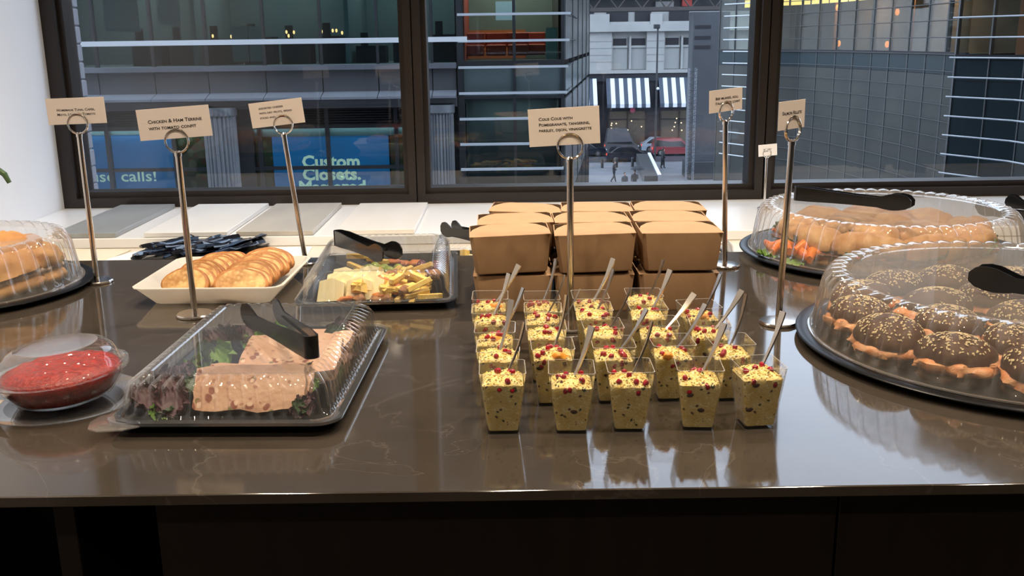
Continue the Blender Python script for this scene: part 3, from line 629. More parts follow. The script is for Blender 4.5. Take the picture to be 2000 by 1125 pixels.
for k in range(3): part(t, 'front_panel', MB().bbox(-.40 + k * .762, -.40 + (k + 1) * .762 - .003, .99, 1.02, .08, .9068, .001), M['cab'], True)
part(t, 'side_panel', MB().bbox(-1.39, -1.34, .965, 2.09, 0, .9068, .001), M['cab'], True)
part(t, 'side_panel', MB().bbox(-.53, -.505, 1.02, 2.09, 0, .9068, .001), M['cab'], True)
part(t, 'back_panel', MB().box(-1.34, -.40, 2.05, 2.09, 0, .9068), M['cabblack'], True, 0)
part(t, 'plinth', MB().box(-.40, 1.86, 1.06, 2.05, 0, .08), M['cabblack'], True, 0)
M['lowtop'] = mat('cream_low_counter', (.66, .60, .52), .35, col2=(.62, .565, .49), scale=3)
t = thing('low_counter', 'cream low counter under the window ledge behind the island', 'counter', (1.5, 2.59, 0))
part(t, 'counter_top', MB().bbox(-1.41, 4.49, 2.135, 3.058, .832, .8575, .002), M['lowtop'], True)
part(t, 'base_cabinet', MB().box(-1.41, 4.49, 2.2, 3.055, 0, .832), M['wall_dim'], True, 0)

# ------------------------------------------------------------------ sample slabs on the ledge, sheets, cutlery
def slab(x0, x1, y0, y1, c, c2, label):
    m = mat('sample_slab_finish', c, .3, col2=c2, scale=14, stretch=(1, .25, 1))
    t = thing('sample_slab', label, 'slab', ((x0 + x1) / 2, (y0 + y1) / 2, .8851), group='stone sample slabs on the window ledge')
    part(t, 'slab_face', MB().bbox(x0, x1, y0, y1, .8865, .8985, .0008), m, True)
    part(t, 'slab_backing', MB().box(x0 + .002, x1 - .002, y0 + .002, y1 - .002, .8853, .8865), M['lowtop'], True, 0)
slab(-1.225, -1.055, 2.553, 3.03, (.32, .34, .35), (.27, .285, .295), 'grey stone sample slab on the ledge, beside the white wall')
slab(-.978, -.758, 2.548, 3.02, (.78, .78, .78), (.74, .74, .745), 'plain white sample slab on the ledge, second from the wall')
slab(-.732, -.528, 2.548, 3.01, (.50, .47, .43), (.43, .41, .38), 'beige grey sample slab on the ledge, third from the wall')
slab(-.468, -.258, 2.548, 2.995, (.74, .71, .68), (.69, .665, .64), 'off-white sample slab on the ledge, nearest the cheese box')
M['paper'] = mat('white_paper', (.82, .80, .77), .8)
M['card_cream'] = mat('cream_card_sheet', (.70, .62, .48), .8)
solo('paper_sheet', MB().bbox(-.065, .065, -.10, .10, 0, .003, .0008), M['paper'], 'white paper sheet on the low counter beside the cutlery tray', 'paper', (-.585, 2.42, .8577), (0, 0, R(4)))
solo('card_sheet', MB().bbox(-.10, .10, -.13, .13, 0, .003, .0008), M['card_cream'], 'cream card sheet on the low counter behind the left dome', 'paper', (-1.12, 2.40, .8577), (0, 0, R(-8)))
solo('paper_sheet', MB().bbox(-.045, .045, -.10, .10, 0, .002, .0006), M['paper'], 'narrow white sheet lying left of the cutlery tray', 'paper', (-.985, 2.385, .8577 + .0), (0, 0, R(-24)))
M['blackpl'] = mat('black_plastic', (.010, .010, .011), .16, spec=.5)
M['blackpl2'] = mat('black_tray_plastic', (.006, .006, .007), .30, spec=.12)
M['sleeve'] = mat('navy_plastic_sleeve', (.007, .009, .017), .12, spec=.8, col2=(.004, .004, .007), scale=30)
M['sleeve2'] = mat('blue_shiny_sleeve', (.035, .06, .115), .08, spec=.9)
ct = thing('cutlery_tray', 'low black tray of wrapped cutlery on the low counter', 'tray', (-.80, 2.475, .8576))
part(ct, 'tray_body', MB().loops([rrect(.27, .19, .008, 40, z=0), rrect(.31, .225, .01, 40, z=.009), rrect(.304, .219, .01, 40, z=.009), rrect(.265, .185, .008, 40, z=.002)]), M['blackpl2'])
random.seed(11)
def packet_mesh(i):
    v = []; f = []
    for k in range(9):
        u = k / 8; wd = .0095 * (1 - .25 * abs(u - .45)); zz = .004 * math.sin(u * 3.1 + i) + random.uniform(-.001, .001)
        v += [(-wd, u * .15 - .075, zz), (0, u * .15 - .075, zz + .0055 + .002 * math.sin(i + u * 9)), (wd, u * .15 - .075, zz), (0, u * .15 - .075, zz - .002)]
    for k in range(8):
        for q in range(4): f.append((k * 4 + q, k * 4 + (q + 1) % 4, k * 4 + 4 + (q + 1) % 4, k * 4 + 4 + q))
    f += [(0, 3, 2, 1), (32, 33, 34, 35)]
    return MB().add(v, f).mesh('cutlery_packet', M['sleeve2'] if i % 4 == 1 else M['sleeve'], 60)
pk = [packet_mesh(i) for i in range(8)]
for k in range(30):
    row = k // 15; c = k % 15
    x = -.80 - .105 + c * .0145 + random.uniform(-.004, .004); y = 2.475 + (-.018 if row == 0 else .022) + random.uniform(-.012, .012)
    o = put('cutlery_packet', pk[k % 8], None, (x, y, .8685 + row * .010 + random.uniform(0, .003)), (R(random.uniform(-3, 5)), R(random.uniform(-25, 25)), R(-40 + random.uniform(-3.5, 3.5))))
    tag(o, 'slim %s wrapped cutlery packet in the black tray' % ('shiny blue' if (k % 8) % 4 == 1 else 'navy'), 'cutlery', 'wrapped cutlery packets in shiny blue' if (k % 8) % 4 == 1 else 'wrapped cutlery packets in navy')

# ------------------------------------------------------------------ card stands and menu cards
M['chrome'] = mat('polished_steel', (.74, .68, .62), .14, metal=1)
M['cardm'] = mat('cream_menu_card', (.76, .665, .60), .6)
M['cardw'] = mat('white_menu_card', (.86, .83, .82), .6)
M['ink'] = mat('black_print', (.012, .010, .010), .6)
def stand(x, y, h, label, cardlabel, lean=(0, 0), rz=0., cw=.115, chh=.06, cdx=0., croll=-2., lines=(), size=.0085, tx=.018, tz=.043, pitch=.0135, align='LEFT', z=CZ, sc=1., crz=None, cz=None, cm='cardm'):
    t = thing('card_stand', label, 'card stand', (x, y, z), group='metal card stands on the buffet')
    part(t, 'base', MB().lathe([(0, 0), (.030 * sc, 0), (.0315 * sc, .001), (.0315 * sc, .004), (.0295 * sc, .0058), (.01 * sc, .0064), (0, .0064)], 40), M['chrome'])
    lx, ly = lean
    part(t, 'pole', MB().tube([(0, 0, .005), (lx * .5, ly * .5, h * .5), (lx, ly, h)], .0054 * sc, 16), M['chrome'])
    part(t, 'collar', MB().lathe([(0, 0), (.0062 * sc, 0), (.0062 * sc, .006), (.003 * sc, .009), (0, .009)], 16, M=T(lx, ly, h - .002)), M['chrome'])
    rr = .0195 * sc; zc = h + .004 + rr; Mx = T(lx, ly, zc, rz)
    part(t, 'ring', MB().tube([(rr * math.cos(a), -.0026 * sc + .0044 * sc * (a / (4 * math.pi)), rr * math.sin(a)) for a in (4 * math.pi * k / 96 - math.pi / 2 for k in range(97))], .00155 * sc, 8, M=Mx), M['chrome'])
    c = thing('menu_card', cardlabel, 'card', (x + lx, y + ly, z + zc + (cz if cz is not None else 0)), crz if crz is not None else rz, group='menu cards on stands')
    c.rotation_euler = (0, R(croll), c.rotation_euler[2])
    part(c, 'card_sheet', MB().bbox(cdx - cw / 2, cdx + cw / 2, -.0004, .0004, 0, chh, .0001), M[cm], smooth=0)
    if lines: lettering(c, lines, size, cdx - cw / 2 + tx, tz, pitch, M['ink'], caps=True, align=align, bold=size * .022, sx=1.10)
    return t
stand(-.836, 1.907, .293, 'card stand nearest the left dome, with the tuna card', 'cream menu card reading homemade tuna at the far left stand', rz=0, cw=.113, chh=.05, cdx=.0, croll=-1.4, lines=['Homemade Tuna, Caper,', 'Mayo, Lettuce, Tomato'], size=.0066, tx=.019, tz=.030, pitch=.0085, cz=-.001)
stand(-.5568, 1.645, .283, 'card stand between the white tray and the terrine box', 'cream menu card reading chicken and ham terrine', lean=(.002, -.012), cw=.121, chh=.051, croll=-3.6, lines=['Chicken & Ham Terrine', 'with tomato confit'], size=.0082, tx=.017, tz=.033, pitch=.0108, cz=.004)
stand(-.446, 2.058, .275, 'leaning card stand behind the cheese box', 'cream menu card reading assorted cheeses, tilted on a leaning stand', lean=(-.025, -.012), cw=.111, chh=.051, cdx=-.009, croll=-6.0, lines=['assorted cheeses', 'with dry fruits, bread', 'sticks and quince'], size=.0066, tx=.019, tz=.041, pitch=.0098, cz=-.001)
stand(.096, 1.537, .276, 'card stand among the couscous cups', 'large cream menu card reading couscous with pomegranate', lean=(-.002, -.005), cw=.111, chh=.058, cdx=-.008, croll=-2.6, lines=['Cous Cous with', 'Pomegranate, tangerine,', 'parsley, dijon, vinaigrette'], size=.0068, tx=.016, tz=.0445, pitch=.0087, cz=.002)
stand(.443, 1.973, .295, 'card stand behind the kraft boxes at their right', 'angled cream menu card reading beef milanese', lean=(-.011, -.003), rz=R(38), cw=.100, chh=.044, croll=-2.5, lines=['Beef milanese, aioli,', 'Italian pepper confit'], size=.0078, tx=.018, tz=.030, pitch=.0092, cz=.0)
stand(.441, 1.549, .297, 'card stand left of the dome of dark buns', 'narrow cream menu card reading salmon rillete', lean=(.004, -.004), rz=R(42), cw=.074, chh=.044, cdx=-.004, croll=-1.0, lines=['Salmon Rillete'], size=.0078, tx=.037, tz=.0285, pitch=.009, align='CENTER', cz=.0)
stand(.753, 2.86, .150, 'small card stand on the window ledge by the mullion', 'small white menu card on the window ledge stand', rz=R(5), cw=.056, chh=.034, cdx=.003, croll=-4, lines=['w. Salmon', 'rillete'], size=.0048, tx=.015, tz=.022, pitch=.006, z=.8855, sc=.62, cz=-.008, cm='cardw')

# ------------------------------------------------------------------ kraft boxes
M['kraft'] = mat('kraft_board', (.44, .26, .135), .75, col2=(.41, .24, .122), scale=40, bump=.08, bscale=300)
M['kraft_shade'] = mat('kraft_board_painted_shade', (.13, .07, .035), .85)  # darker brown: shade inside the boxes is put into the colour
def box_proto():
    t = thing('kraft_box', 'kraft box', 'box')
    W, D, H = .139, .110, .067; w_, d_ = .121, .094
    N = 36
    b = MB().loops([rrect(w_, d_, .005, N, z=0), rrect(w_ + .003, d_ + .003, .006, N, z=.003), rrect(W, D, .007, N, z=H), rrect(W - .003, D - .003, .006, N, z=H), rrect(w_ + .002, d_ + .002, .005, N, z=.006)])
    tub = part(t, 'tub', b, M['kraft']); tub.data.materials.append(M['kraft_shade'])
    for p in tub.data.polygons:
        if 3 * N <= p.index - 1 < 4 * N or p.index == len(tub.data.polygons) - 1: p.material_index = 1      # inside of the board, in the painted shade colour
    th = .0008
    for sx in (-1, 1):      # side flaps folded in below the lid
        o = [(sx * (W / 2 - .008), -D / 2 + .016), (sx * (W / 2 - .008), D / 2 - .012), (sx * (W / 2 - .028), D / 2 - .018), (sx * (W / 2 - .034), -D / 2 + .03)]
        z0 = [H - .046, H - .046, H - .052, H - .052]
        if sx < 0: o.reverse(); z0.reverse()
        part(t, 'side_flap', MB().loops([[(x, y, z) for (x, y), z in zip(o, z0)], [(x, y, z + th) for (x, y), z in zip(o, z0)]]), M['kraft_shade'], smooth=0)
    bk = [(-W / 2 + .016, D / 2 - .008), (W / 2 - .016, D / 2 - .008), (W / 2 - .03, -.005), (-W / 2 + .03, -.005)]
    bk.reverse(); zz = [H - .050, H - .050, H - .040, H - .040]
    part(t, 'back_flap', MB().loops([[(x, y, z) for (x, y), z in zip(bk, zz)], [(x, y, z + th) for (x, y), z in zip(bk, zz)]]), M['kraft_shade'], smooth=0)
    # lid panel: hinged along the front edge, arched sides, tucked at the back
    out = []
    for k in range(9): u = k / 8; out.append((-W / 2 + .001 + .030 * u ** 2.2 , -D / 2 + .004 + (D - .006) * u))
    prof = [(-W / 2, -D / 2 + .001), (-W / 2 + .0005, -D / 2 + .014), (-W / 2 + .0015, -D / 2 + .046), (-W / 2 + .006, -D / 2 + .068), (-W / 2 + .020, D / 2 - .014), (-W / 2 + .036, D / 2 - .001)]
    v = []; f = []; nx = 12
    for (x, y) in prof:
        for k in range(nx + 1):
            u = -1 + 2 * k / nx; rise = .0005 * (1 - u * u) * math.sin(math.pi * min(1, max(0, (y + D / 2) / D))) + .0004
            v.append((u * abs(x), y, H + rise - .001))
    n1 = len(v); v += [(x, y, z + .0009) for x, y, z in v]
    for r_ in range(len(prof) - 1):
        for k in range(nx):
            a = r_ * (nx + 1) + k; q = (a, a + 1, a + nx + 2, a + nx + 1); f.append(q[::-1]); f.append(tuple(i + n1 for i in q))
    rim = [k for k in range(nx + 1)] + [r_ * (nx + 1) + nx for r_ in range(1, len(prof))] + [(len(prof) - 1) * (nx + 1) + k for k in range(nx - 1, -1, -1)] + [r_ * (nx + 1) for r_ in range(len(prof) - 2, 0, -1)]
    for i in range(len(rim)): a, b2 = rim[i], rim[(i + 1) % len(rim)]; f.append((a, b2, b2 + n1, a + n1))
    part(t, 'lid_flap', MB().add(v, f), M['kraft'], smooth=50)
    return t
bx = box_proto(); used = False
colx = [.0025, .1435, .289]; rown = ['front', 'middle', 'back']; coln = ['left', 'middle', 'right']
top = {(0, 0): (-.002, 1.676, 2.2, -1.6), (1, 0): (.146, 1.676, -1.5, -1.8), (2, 0): (.292, 1.678, -.5, 0), (0, 1): (.008, 1.789, 1.5, -1.0), (1, 1): (.148, 1.791, 1.0, 0), (2, 1): (.293, 1.792, -1.5, .5), (0, 2): (.028, 1.905, -5, 2.2), (1, 2): (.168, 1.906, -2, .5), (2, 2): (.309, 1.906, -1.5, .8)}
for r_ in range(3):
    for c in range(3):
        for lvl in range(2):
            o = bx if not used else copy_tree(bx); used = True
            if lvl == 0: o.location = (colx[c] + .012 * (r_ == 2), 1.688 + .113 * r_, CZ); o.rotation_euler = (0, 0, R(random.uniform(-1, 1)))
            else:
                x, y, rz_, tl = top[(c, r_)]; o.location = (x, y, CZ + .0735); o.rotation_euler = (R(.3), R(tl), R(rz_))
            tag(o, 'brown kraft takeaway box, %s of the %s row, %s layer of the block' % (coln[c], rown[r_], ('bottom', 'top')[lvl]), 'box', 'kraft boxes stacked behind the couscous cups')

# ------------------------------------------------------------------ clear plastics
M['clear'] = clear('clear_plastic', .965, .045, .85, haze=.025)
M['clearcup'] = clear('clear_cup_plastic', .975, .05, .75, haze=.012)
M['cleardome'] = clear('clear_dome_plastic', .92, .06, .62, haze=.10, hazecol=(.80, .74, .68), power=3.0)
M['clearlid'] = clear('clear_lid_plastic', .95, .07, .85, haze=.03, power=3.6)
M['edge'] = clear('plastic_edge_painted_glow', .9, .12, .8, haze=.30, hazecol=(.9, .86, .8))  # pale haze on cup rims paints in the light gathered by the edges

# ------------------------------------------------------------------ couscous cups, salads, forks
M['grain'] = spotted('couscous_grain', (.78, .55, .15), (.90, .73, .33), [((.10, .045, .02), 95, .20), ((.05, .07, .015), 70, .16), ((.95, .85, .5), 160, .25)], .6, .9, 420, 60)
M['crumb'] = mat('loose_couscous', (.86, .68, .28), .55, col2=(.95, .82, .48), scale=120)
M['seed'] = mat('pomegranate_seed', (.42, .010, .022), .10, spec=.7, col2=(.20, .004, .014), scale=120)
M['herb'] = mat('chopped_parsley', (.020, .040, .008), .6)
M['raisin'] = mat('dark_dried_fruit', (.035, .012, .008), .5)
M['tang'] = mat('tangerine_piece', (.88, .27, .015), .4, col2=(.92, .40, .04), scale=120)
cupN = 48
def sq(w_, z, r=.003): return rrect(w_, w_, r, cupN, z=z)
cup_me = MB().loops([sq(.0365, 0), sq(.0372, .0012), sq(.0555, .0795), sq(.0559, .0800), sq(.0548, .0802), sq(.0541, .0798), sq(.0368, .0050), sq(.0350, .0044)]).mesh('cup', M['clearcup'], 25)
cup_me.materials.append(M['edge'])
for p in cup_me.polygons:
    zc = [cup_me.vertices[i].co.z for i in p.vertices]
    if len(p.vertices) == 4 and (min(zc) > .0790 or max(zc) < .0015): p.material_index = 1
def salad_mesh(seed):
    rnd = random.Random(seed); mb = MB(); n = 13
    fill = .062 + rnd.uniform(-.004, .003)
    def half(z): return (.0355 + (.0530 - .0355) * (z - .005) / .074) / 2
    side = []
    for k in range(9):
        z = .0052 + (fill - .0052) * k / 8; h = half(z)
        lp = []
        for (x, y, _) in rrect(2 * h, 2 * h, .004, 52): 
            d = .0005 * noise.noise(Vector((x * 300, y * 300, z * 300 + seed * 9))); lp.append((x * (1 + d / h - .004), y * (1 + d / h - .004), z))
        side.append(lp)
    m_ = len(side[0]); h = half(fill)
    for fr in (.88, .7, .5, .3, .1):
        lp = []
        for (x, y, _) in side[8]:
            X, Y = x * fr, y * fr
            hz = fill + (1 - fr ** 2.2) * .0085 + .0048 * noise.noise(Vector((X * 75, Y * 75, seed * 5.1))) * (1.1 - fr * .5) + .0012 * noise.noise(Vector((X * 420, Y * 420, seed)))
            lp.append((X, Y, hz))
        side.append(lp)
    mb.loops(side)
    for k in range(150):
        X, Y = rnd.uniform(-h, h) * .95, rnd.uniform(-h, h) * .95; fr = max(abs(X), abs(Y)) / h
        hz = fill + (1 - fr ** 2.2) * .0085 + .0048 * noise.noise(Vector((X * 75, Y * 75, seed * 5.1))) * (1.1 - fr * .5)
        mb.blob(.0011, .0011, .0010, 5, 4, 0, M=T(X, Y, hz + .0004, rnd.random() * 6))
    return mb.mesh('couscous_salad', M['grain'], 60), fill, half
salads = [salad_mesh(i) for i in range(5)]
seed_me = MB().blob(.0042, .0034, .0032, 9, 7, .12, 220, .75).mesh('pomegranate_seed', M['seed'], 60)
tang_me = MB().blob(.0115, .0068, .0060, 16, 10, .34, 190).mesh('tangerine_piece', M['tang'], 60)
herb_me = MB().add([(-.004, -.001, 0), (.001, -.0022, .0006), (.0042, .0004, 0), (.0005, .0022, .0008), (-.004, -.001, .0004), (.001, -.0022, .001), (.0042, .0004, .0004), (.0005, .0022, .0012)], [(0, 3, 2, 1), (4, 5, 6, 7), (0, 1, 5, 4), (1, 2, 6, 5), (2, 3, 7, 6), (3, 0, 4, 7)]).mesh('parsley_leaf', M['herb'], 0)
rais_me = MB().blob(.0048, .0020, .0030, 9, 7, .3, 200).mesh('dried_fruit', M['raisin'], 60)
M['fork'] = mat('silvered_fork_plastic', (.66, .60, .53), .27, metal=1)
def strip(sec):
    """sec: (along, half width, bow, half thickness)"""
    ls = [[(-w_, b_ - h_, s_), (w_, b_ - h_, s_), (w_ * .9, b_ + h_, s_), (-w_ * .9, b_ + h_, s_)] for s_, w_, b_, h_ in sec]
    return MB().loops(ls)
fork_handle = strip([(.024, .0022, .0010, .0008), (.034, .0019, -.0002, .0011), (.048, .0022, -.0012, .0011), (.064, .0032, -.0012, .0010), (.078, .0046, 0, .0009), (.088, .0054, .0014, .0008), (.0915, .0052, .0020, .0007)]).mesh('fork_handle', M['fork'], 30)
fh = strip([(.010, .0060, .0022, .0005), (.017, .0056, .0022, .0006), (.024, .0022, .0010, .0008)])
for k in range(4):
    x = -.0048 + k * .0032
    fh.loops([[(x - a, b_ - .0004, s_), (x + a, b_ - .0004, s_), (x + a, b_ + .0004, s_), (x - a, b_ + .0004, s_)] for s_, a, b_ in ((-.003, .0003, .0006), (.004, .0007, .0018), (.0102, .0009, .0022))])
fork_head = fh.mesh('fork_head', M['fork'], 30)
CUPS = [
    [(-.013, 1.112, .016, 1.132, 1.049), (-.019, 1.197, 0, 1.217, 1.056), (-.024, 1.282, .017, 1.302, 1.049), (-.032, 1.379, -.003, 1.399, 1.047), (-.034, 1.456, .012, 1.476, 1.042)],
    [(.070, 1.110, .097, 1.130, 1.044), (.051, 1.203, .072, 1.223, 1.059), (.046, 1.290, .096, 1.310, 1.044), (.045, 1.381, .080, 1.401, 1.043), (.045, 1.450, .070, 1.470, 1.052)],
    [(.140, 1.113, .171, 1.133, 1.048), (.130, 1.208, .177, 1.228, 1.037), (.124, 1.294, .167, 1.314, 1.044), (.119, 1.384, .152, 1.404, 1.050), (.120, 1.453, .159, 1.473, 1.051)],
    [(.224, 1.115, .258, 1.135, 1.044), (.207, 1.213, .255, 1.233, 1.041), (.202, 1.302, .257, 1.323, 1.032), (.199, 1.384, .236, 1.404, 1.048), (.204, 1.460, .238, 1.480, 1.046)],
    [(.296, 1.117, .330, 1.137, 1.057), (.283, 1.212, .308, 1.232, 1.055), (.273, 1.298, .323, 1.319, 1.037), (.276, 1.388, .312, 1.408, 1.039)]]
CROT = [[1, 0, -1, 1, 0], [-2, 1, 0, -1, 1], [-1, 0, 2, 0, 1], [-4, 2, -2, 1, -1], [6, 3, -4, 8]]
TANG = {(0, 4), (4, 3), (0, 2), (1, 1), (3, 1)}
rows_ = ['front', 'second', 'third', 'fourth', 'back']
random.seed(21)
for c in range(5):
    for r_, (x, y, tx, ty, tz) in enumerate(CUPS[c]):
        rz_ = R(CROT[c][r_]); where = '%s from the left in the %s row' % (ORD[c], rows_[r_])
        o = put('tasting_cup', cup_me, None, (x, y, CZ), (0, 0, rz_)); tag(o, 'clear square tasting cup, %s of couscous cups' % where, 'cup', 'clear couscous cups')
        k = (c * 3 + r_ * 2) % 5; me, fill, half = salads[k]
        s = put('couscous_salad', me, None, (x, y, CZ), (0, 0, rz_)); tag(s, 'yellow couscous salad in the cup %s' % where, 'salad', 'couscous salads in the cups')
        rnd = random.Random(c * 17 + r_ * 5 + 1)
        for q in range(rnd.randint(6, 9)):
            if q < 2:
                z = fill - rnd.uniform(.001, .008); h = half(z) - .0022; p = (rnd.uniform(-h, h) * .85, -h, z)
            else:
                h = half(fill) * .82; X, Y = rnd.uniform(-h, h), rnd.uniform(-h, h); p = (X, Y, fill + .0080 * (1 - (max(abs(X), abs(Y)) / half(fill)) ** 2.2) + .0015)
            put('pomegranate_seed', seed_me, s, p, (rnd.random() * 6, rnd.random() * 6, rnd.random() * 6))
        for q in range(3):
            z = fill - rnd.uniform(.004, .05); h = half(z)
            if rnd.random() < .4: put('dried_fruit', rais_me, s, (rnd.uniform(-h, h) * .8, -h + .0006, z), (0, rnd.uniform(-.5, .5), 0))
            else: put('parsley_leaf', herb_me, s, (rnd.uniform(-h, h) * .8, -h + .0002, z), (1.5, rnd.uniform(-1, 1), 0)).scale = (.6,) * 3
        for q in range(6):
            h = half(fill) * .85; put('parsley_leaf', herb_me, s, (rnd.uniform(-h, h), rnd.uniform(-h, h), fill + .0078), (rnd.uniform(-.4, .4), rnd.uniform(-.4, .4), rnd.random() * 6)).scale = (.6,) * 3
        if (c, r_) in TANG: put('tangerine_piece', tang_me, s, (rnd.uniform(-.008, .012), -half(fill) * rnd.uniform(.3, .75), fill + .003), (0, .3, rnd.random()))
        # fork standing in the salad
        a = Vector((x - .003, y + .002, CZ + .046)); b_ = Vector((tx, ty, tz)); d = (b_ - a).normalized()
        fo = thing('fork', 'small silver fork standing in the cup %s' % where, 'fork', b_ - d * .0915, group='forks in the couscous cups')
        fo.rotation_mode = 'QUATERNION'; qz = d.to_track_quat('Z', 'Y'); fo.rotation_quaternion = qz @ Matrix.Rotation(rnd.uniform(-.5, .5), 3, 'Z').to_quaternion()
        put('fork_handle', fork_handle, fo); put('fork_head', fork_head, fo)

# ------------------------------------------------------------------ lidded boxes and domed platters
M['tray'] = M['blackpl2']
def lidded_box(label, x, y, rz_, z=CZ, sc=(1, 1, 1), tab=False, group='clear lidded catering boxes'):
    t = thing('lidded_box', label, 'catering box', (x, y, z), rz_, group); t.scale = sc
    N = 240
    part(t, 'tray', MB().loops([rrect(.232, .368, .028, N, z=0), rrect(.246, .382, .03, N, z=.004), rrect(.272, .408, .03, N, z=.0125), rrect(.288, .424, .03, N, z=.0138), rrect(.288, .424, .03, N, z=.0148), rrect(.268, .404, .03, N, z=.0148), rrect(.248, .384, .026, N, z=.0055), rrect(.23, .366, .026, N, z=.0025)]), M['tray'])
    nr = 74; N = nr * 8
    part(t, 'lid', MB().loops([rrect(.290, .426, .030, N, z=.0152), rrect(.291, .427, .031, N, z=.0192), rrect(.276, .412, .028, N, z=.0205), rrect(.264, .400, .026, N, z=.0185), rrect(.258, .394, .024, N, .0010, nr, .0225), rrect(.2545, .3905, .024, N, .0036, nr, .027), rrect(.249, .377, .022, N, .0040, nr, .050), rrect(.242, .368, .020, N, .0044, nr, .0560), rrect(.220, .344, .018, N, .0040, nr, .0642), rrect(.210, .332, .016, N, .0026, nr, .0656), rrect(.202, .324, .014, N, z=.0652), rrect(.198, .320, .014, N, z=.0636)], False, True), M['clearlid'], smooth=28)
    if tab: part(t, 'lid_tab', MB().loops([[(px_, py_, zz) for px_, py_ in ((-.146, -.170), (-.158, -.180), (-.162, -.200), (-.155, -.222), (-.140, -.230), (-.112, -.226), (-.095, -.214), (-.13, -.2))] for zz in (.0150, .0165)]), M['clearlid'], smooth=0)
    return t
TX, TY, TR = -.350, 1.308, R(-1.5)
lidded_box('clear lidded box of terrine and salad leaves at the front', TX, TY, TR, tab=True)
QX, QY, QR = -.252, 1.862, R(3)
lidded_box('clear lidded box of assorted cheeses behind the terrine box', QX, QY, QR)
lidded_box('clear lidded box at the back, left of the kraft boxes', -.021, 2.262, R(90), .858, (.82, .82, 1.18))
lidded_box('clear lidded box at the back, right of the kraft boxes', .350, 2.262, R(90), .858, (.82, .82, 1.18))
def platter(label, x, y, Rb, z=CZ, ribs=60, dome='cleardome', h=.108):
    t = thing('domed_platter', label, 'platter', (x, y, z), group='round black platters under clear domes')
    k = Rb
    part(t, 'tray', MB().lathe([(k - .062, 0), (k - .05, .003), (k - .022, .0105), (k - .004, .0125), (k, .0105), (k + .001, .0125), (k - .003, .0148), (k - .024, .0135), (k - .040, .0085), (k - .06, .0042), (k - .1, .0035)], 128, True, True), M['tray'])
    part(t, 'dome_lid', MB().lathe([(k - .017, .0148), (k - .0178, .0165), (k - .0205, .0168), (k - .0230, .0165), (k - .0247, .022), (k - .027, .027, .0028), (k - .034, h * .6, .0036), (k - .0385, h - .022, .0042), (k - .044, h - .011, .0046, .0012), (k - .052, h - .003, .0044, .0022), (k - .063, h, .0026, .0016), (k - .072, h - .001), (k - .079, h - .0055), (k - .2 * k - .08, h - .005)], ribs * 8, False, True, ribs), M[dome], smooth=30)
    return t
DL = (-1.070, 1.845, .2366); DR = (.775, 1.41, .332); DB = (.805, 2.065, .302)
platter('domed platter of pale sandwich rolls at the left edge', *DL, ribs=44)
platter('largest domed platter, full of dark sesame buns at the right front', *DR, ribs=62)
platter('domed platter of golden rolls at the right back', *DB, ribs=56)

# ------------------------------------------------------------------ tongs
def tongs(label, x, y, z, ang, L_, gap, tilt=0., pitch=0.):
    t = thing('tongs', label, 'tongs', (x, y, z), group='black serving tongs')
    t.rotation_euler = (tilt, pitch, ang); t.scale = (1, 1, 1.22)
    st = [(0, 0, .025), (.12, .0005, .0255), (.3, .002, .023), (.5, .003, .021), (.72, .003, .020), (.78, .001, .024), (.84, 0, .028), (.90, .001, .029), (.96, .004, .027), (1.0, .010, .020)]
    def arm(sg):
        ls = []
        for u, lo, hi in st:
            yy = sg * (.0085 + (gap - .0085) * (u ** .9)); xx = u * L_; wv = .0012
            ls.append([(xx, yy - wv, lo), (xx, yy + wv, lo), (xx, yy + wv, hi), (xx, yy - wv, hi)])
        b = MB().loops(ls)
        ls2 = []       # stiffening rib along the inside
        for u in (.02, .3, .6, .76):
            yy = sg * (.0085 + (gap - .0085) * (u ** .9)) - sg * .0024; ls2.append([(u * L_, yy - .0016, .0105), (u * L_, yy + .0016, .0105), (u * L_, yy + .0016, .0135), (u * L_, yy - .0016, .0135)])
        return b.loops(ls2)
    part(t, 'arm', arm(1), M['blackpl']); part(t, 'arm', arm(-1), M['blackpl'])
    ls = []
    for a in range(90, 271, 22):
        c, s_ = math.cos(R(a)), math.sin(R(a)); ls.append([(.0075 * c, .0075 * s_, 0), (.0105 * c, .0105 * s_, 0), (.0105 * c, .0105 * s_, .025), (.0075 * c, .0075 * s_, .025)])
    part(t, 'hinge_bend', MB().loops(ls), M['blackpl'], smooth=25)
    return t
tongs('open black tongs lying on the terrine box lid', -.262, 1.205, CZ + .0655, math.atan2(.172, -.112), .205, .024)
tongs('black tongs lying on the cheese box lid', -.347, 1.925, CZ + .0655, math.atan2(-.182, .135), .215, .020)
tongs('long black tongs lying on the dome of golden rolls', .640, 2.145, CZ + .1085, math.atan2(-.178, .20), .250, .011)
tongs('black tongs lying on the dome of dark sesame buns', .822, 1.20, CZ + .1085, math.atan2(.158, -.165), .225, .012)
tongs('black tongs lying on the back lidded box left of the kraft boxes', -.060, 2.165, .858 + .0772, math.atan2(.105, -.090), .145, .016)
tongs('black tongs lying on the back lidded box right of the kraft boxes', .455, 2.215, .858 + .0772, math.atan2(.03, -.15), .150, .014)
tongs('black tongs resting on the window ledge at the far right', 1.40, 2.56, .8875, math.atan2(.06, -.16), .15, .030, 0, R(-9))
tongs('second black tongs beside the ones on the right end of the ledge', 1.52, 2.64, .8875, math.atan2(.09, -.14), .15, .022, 0, R(-9))

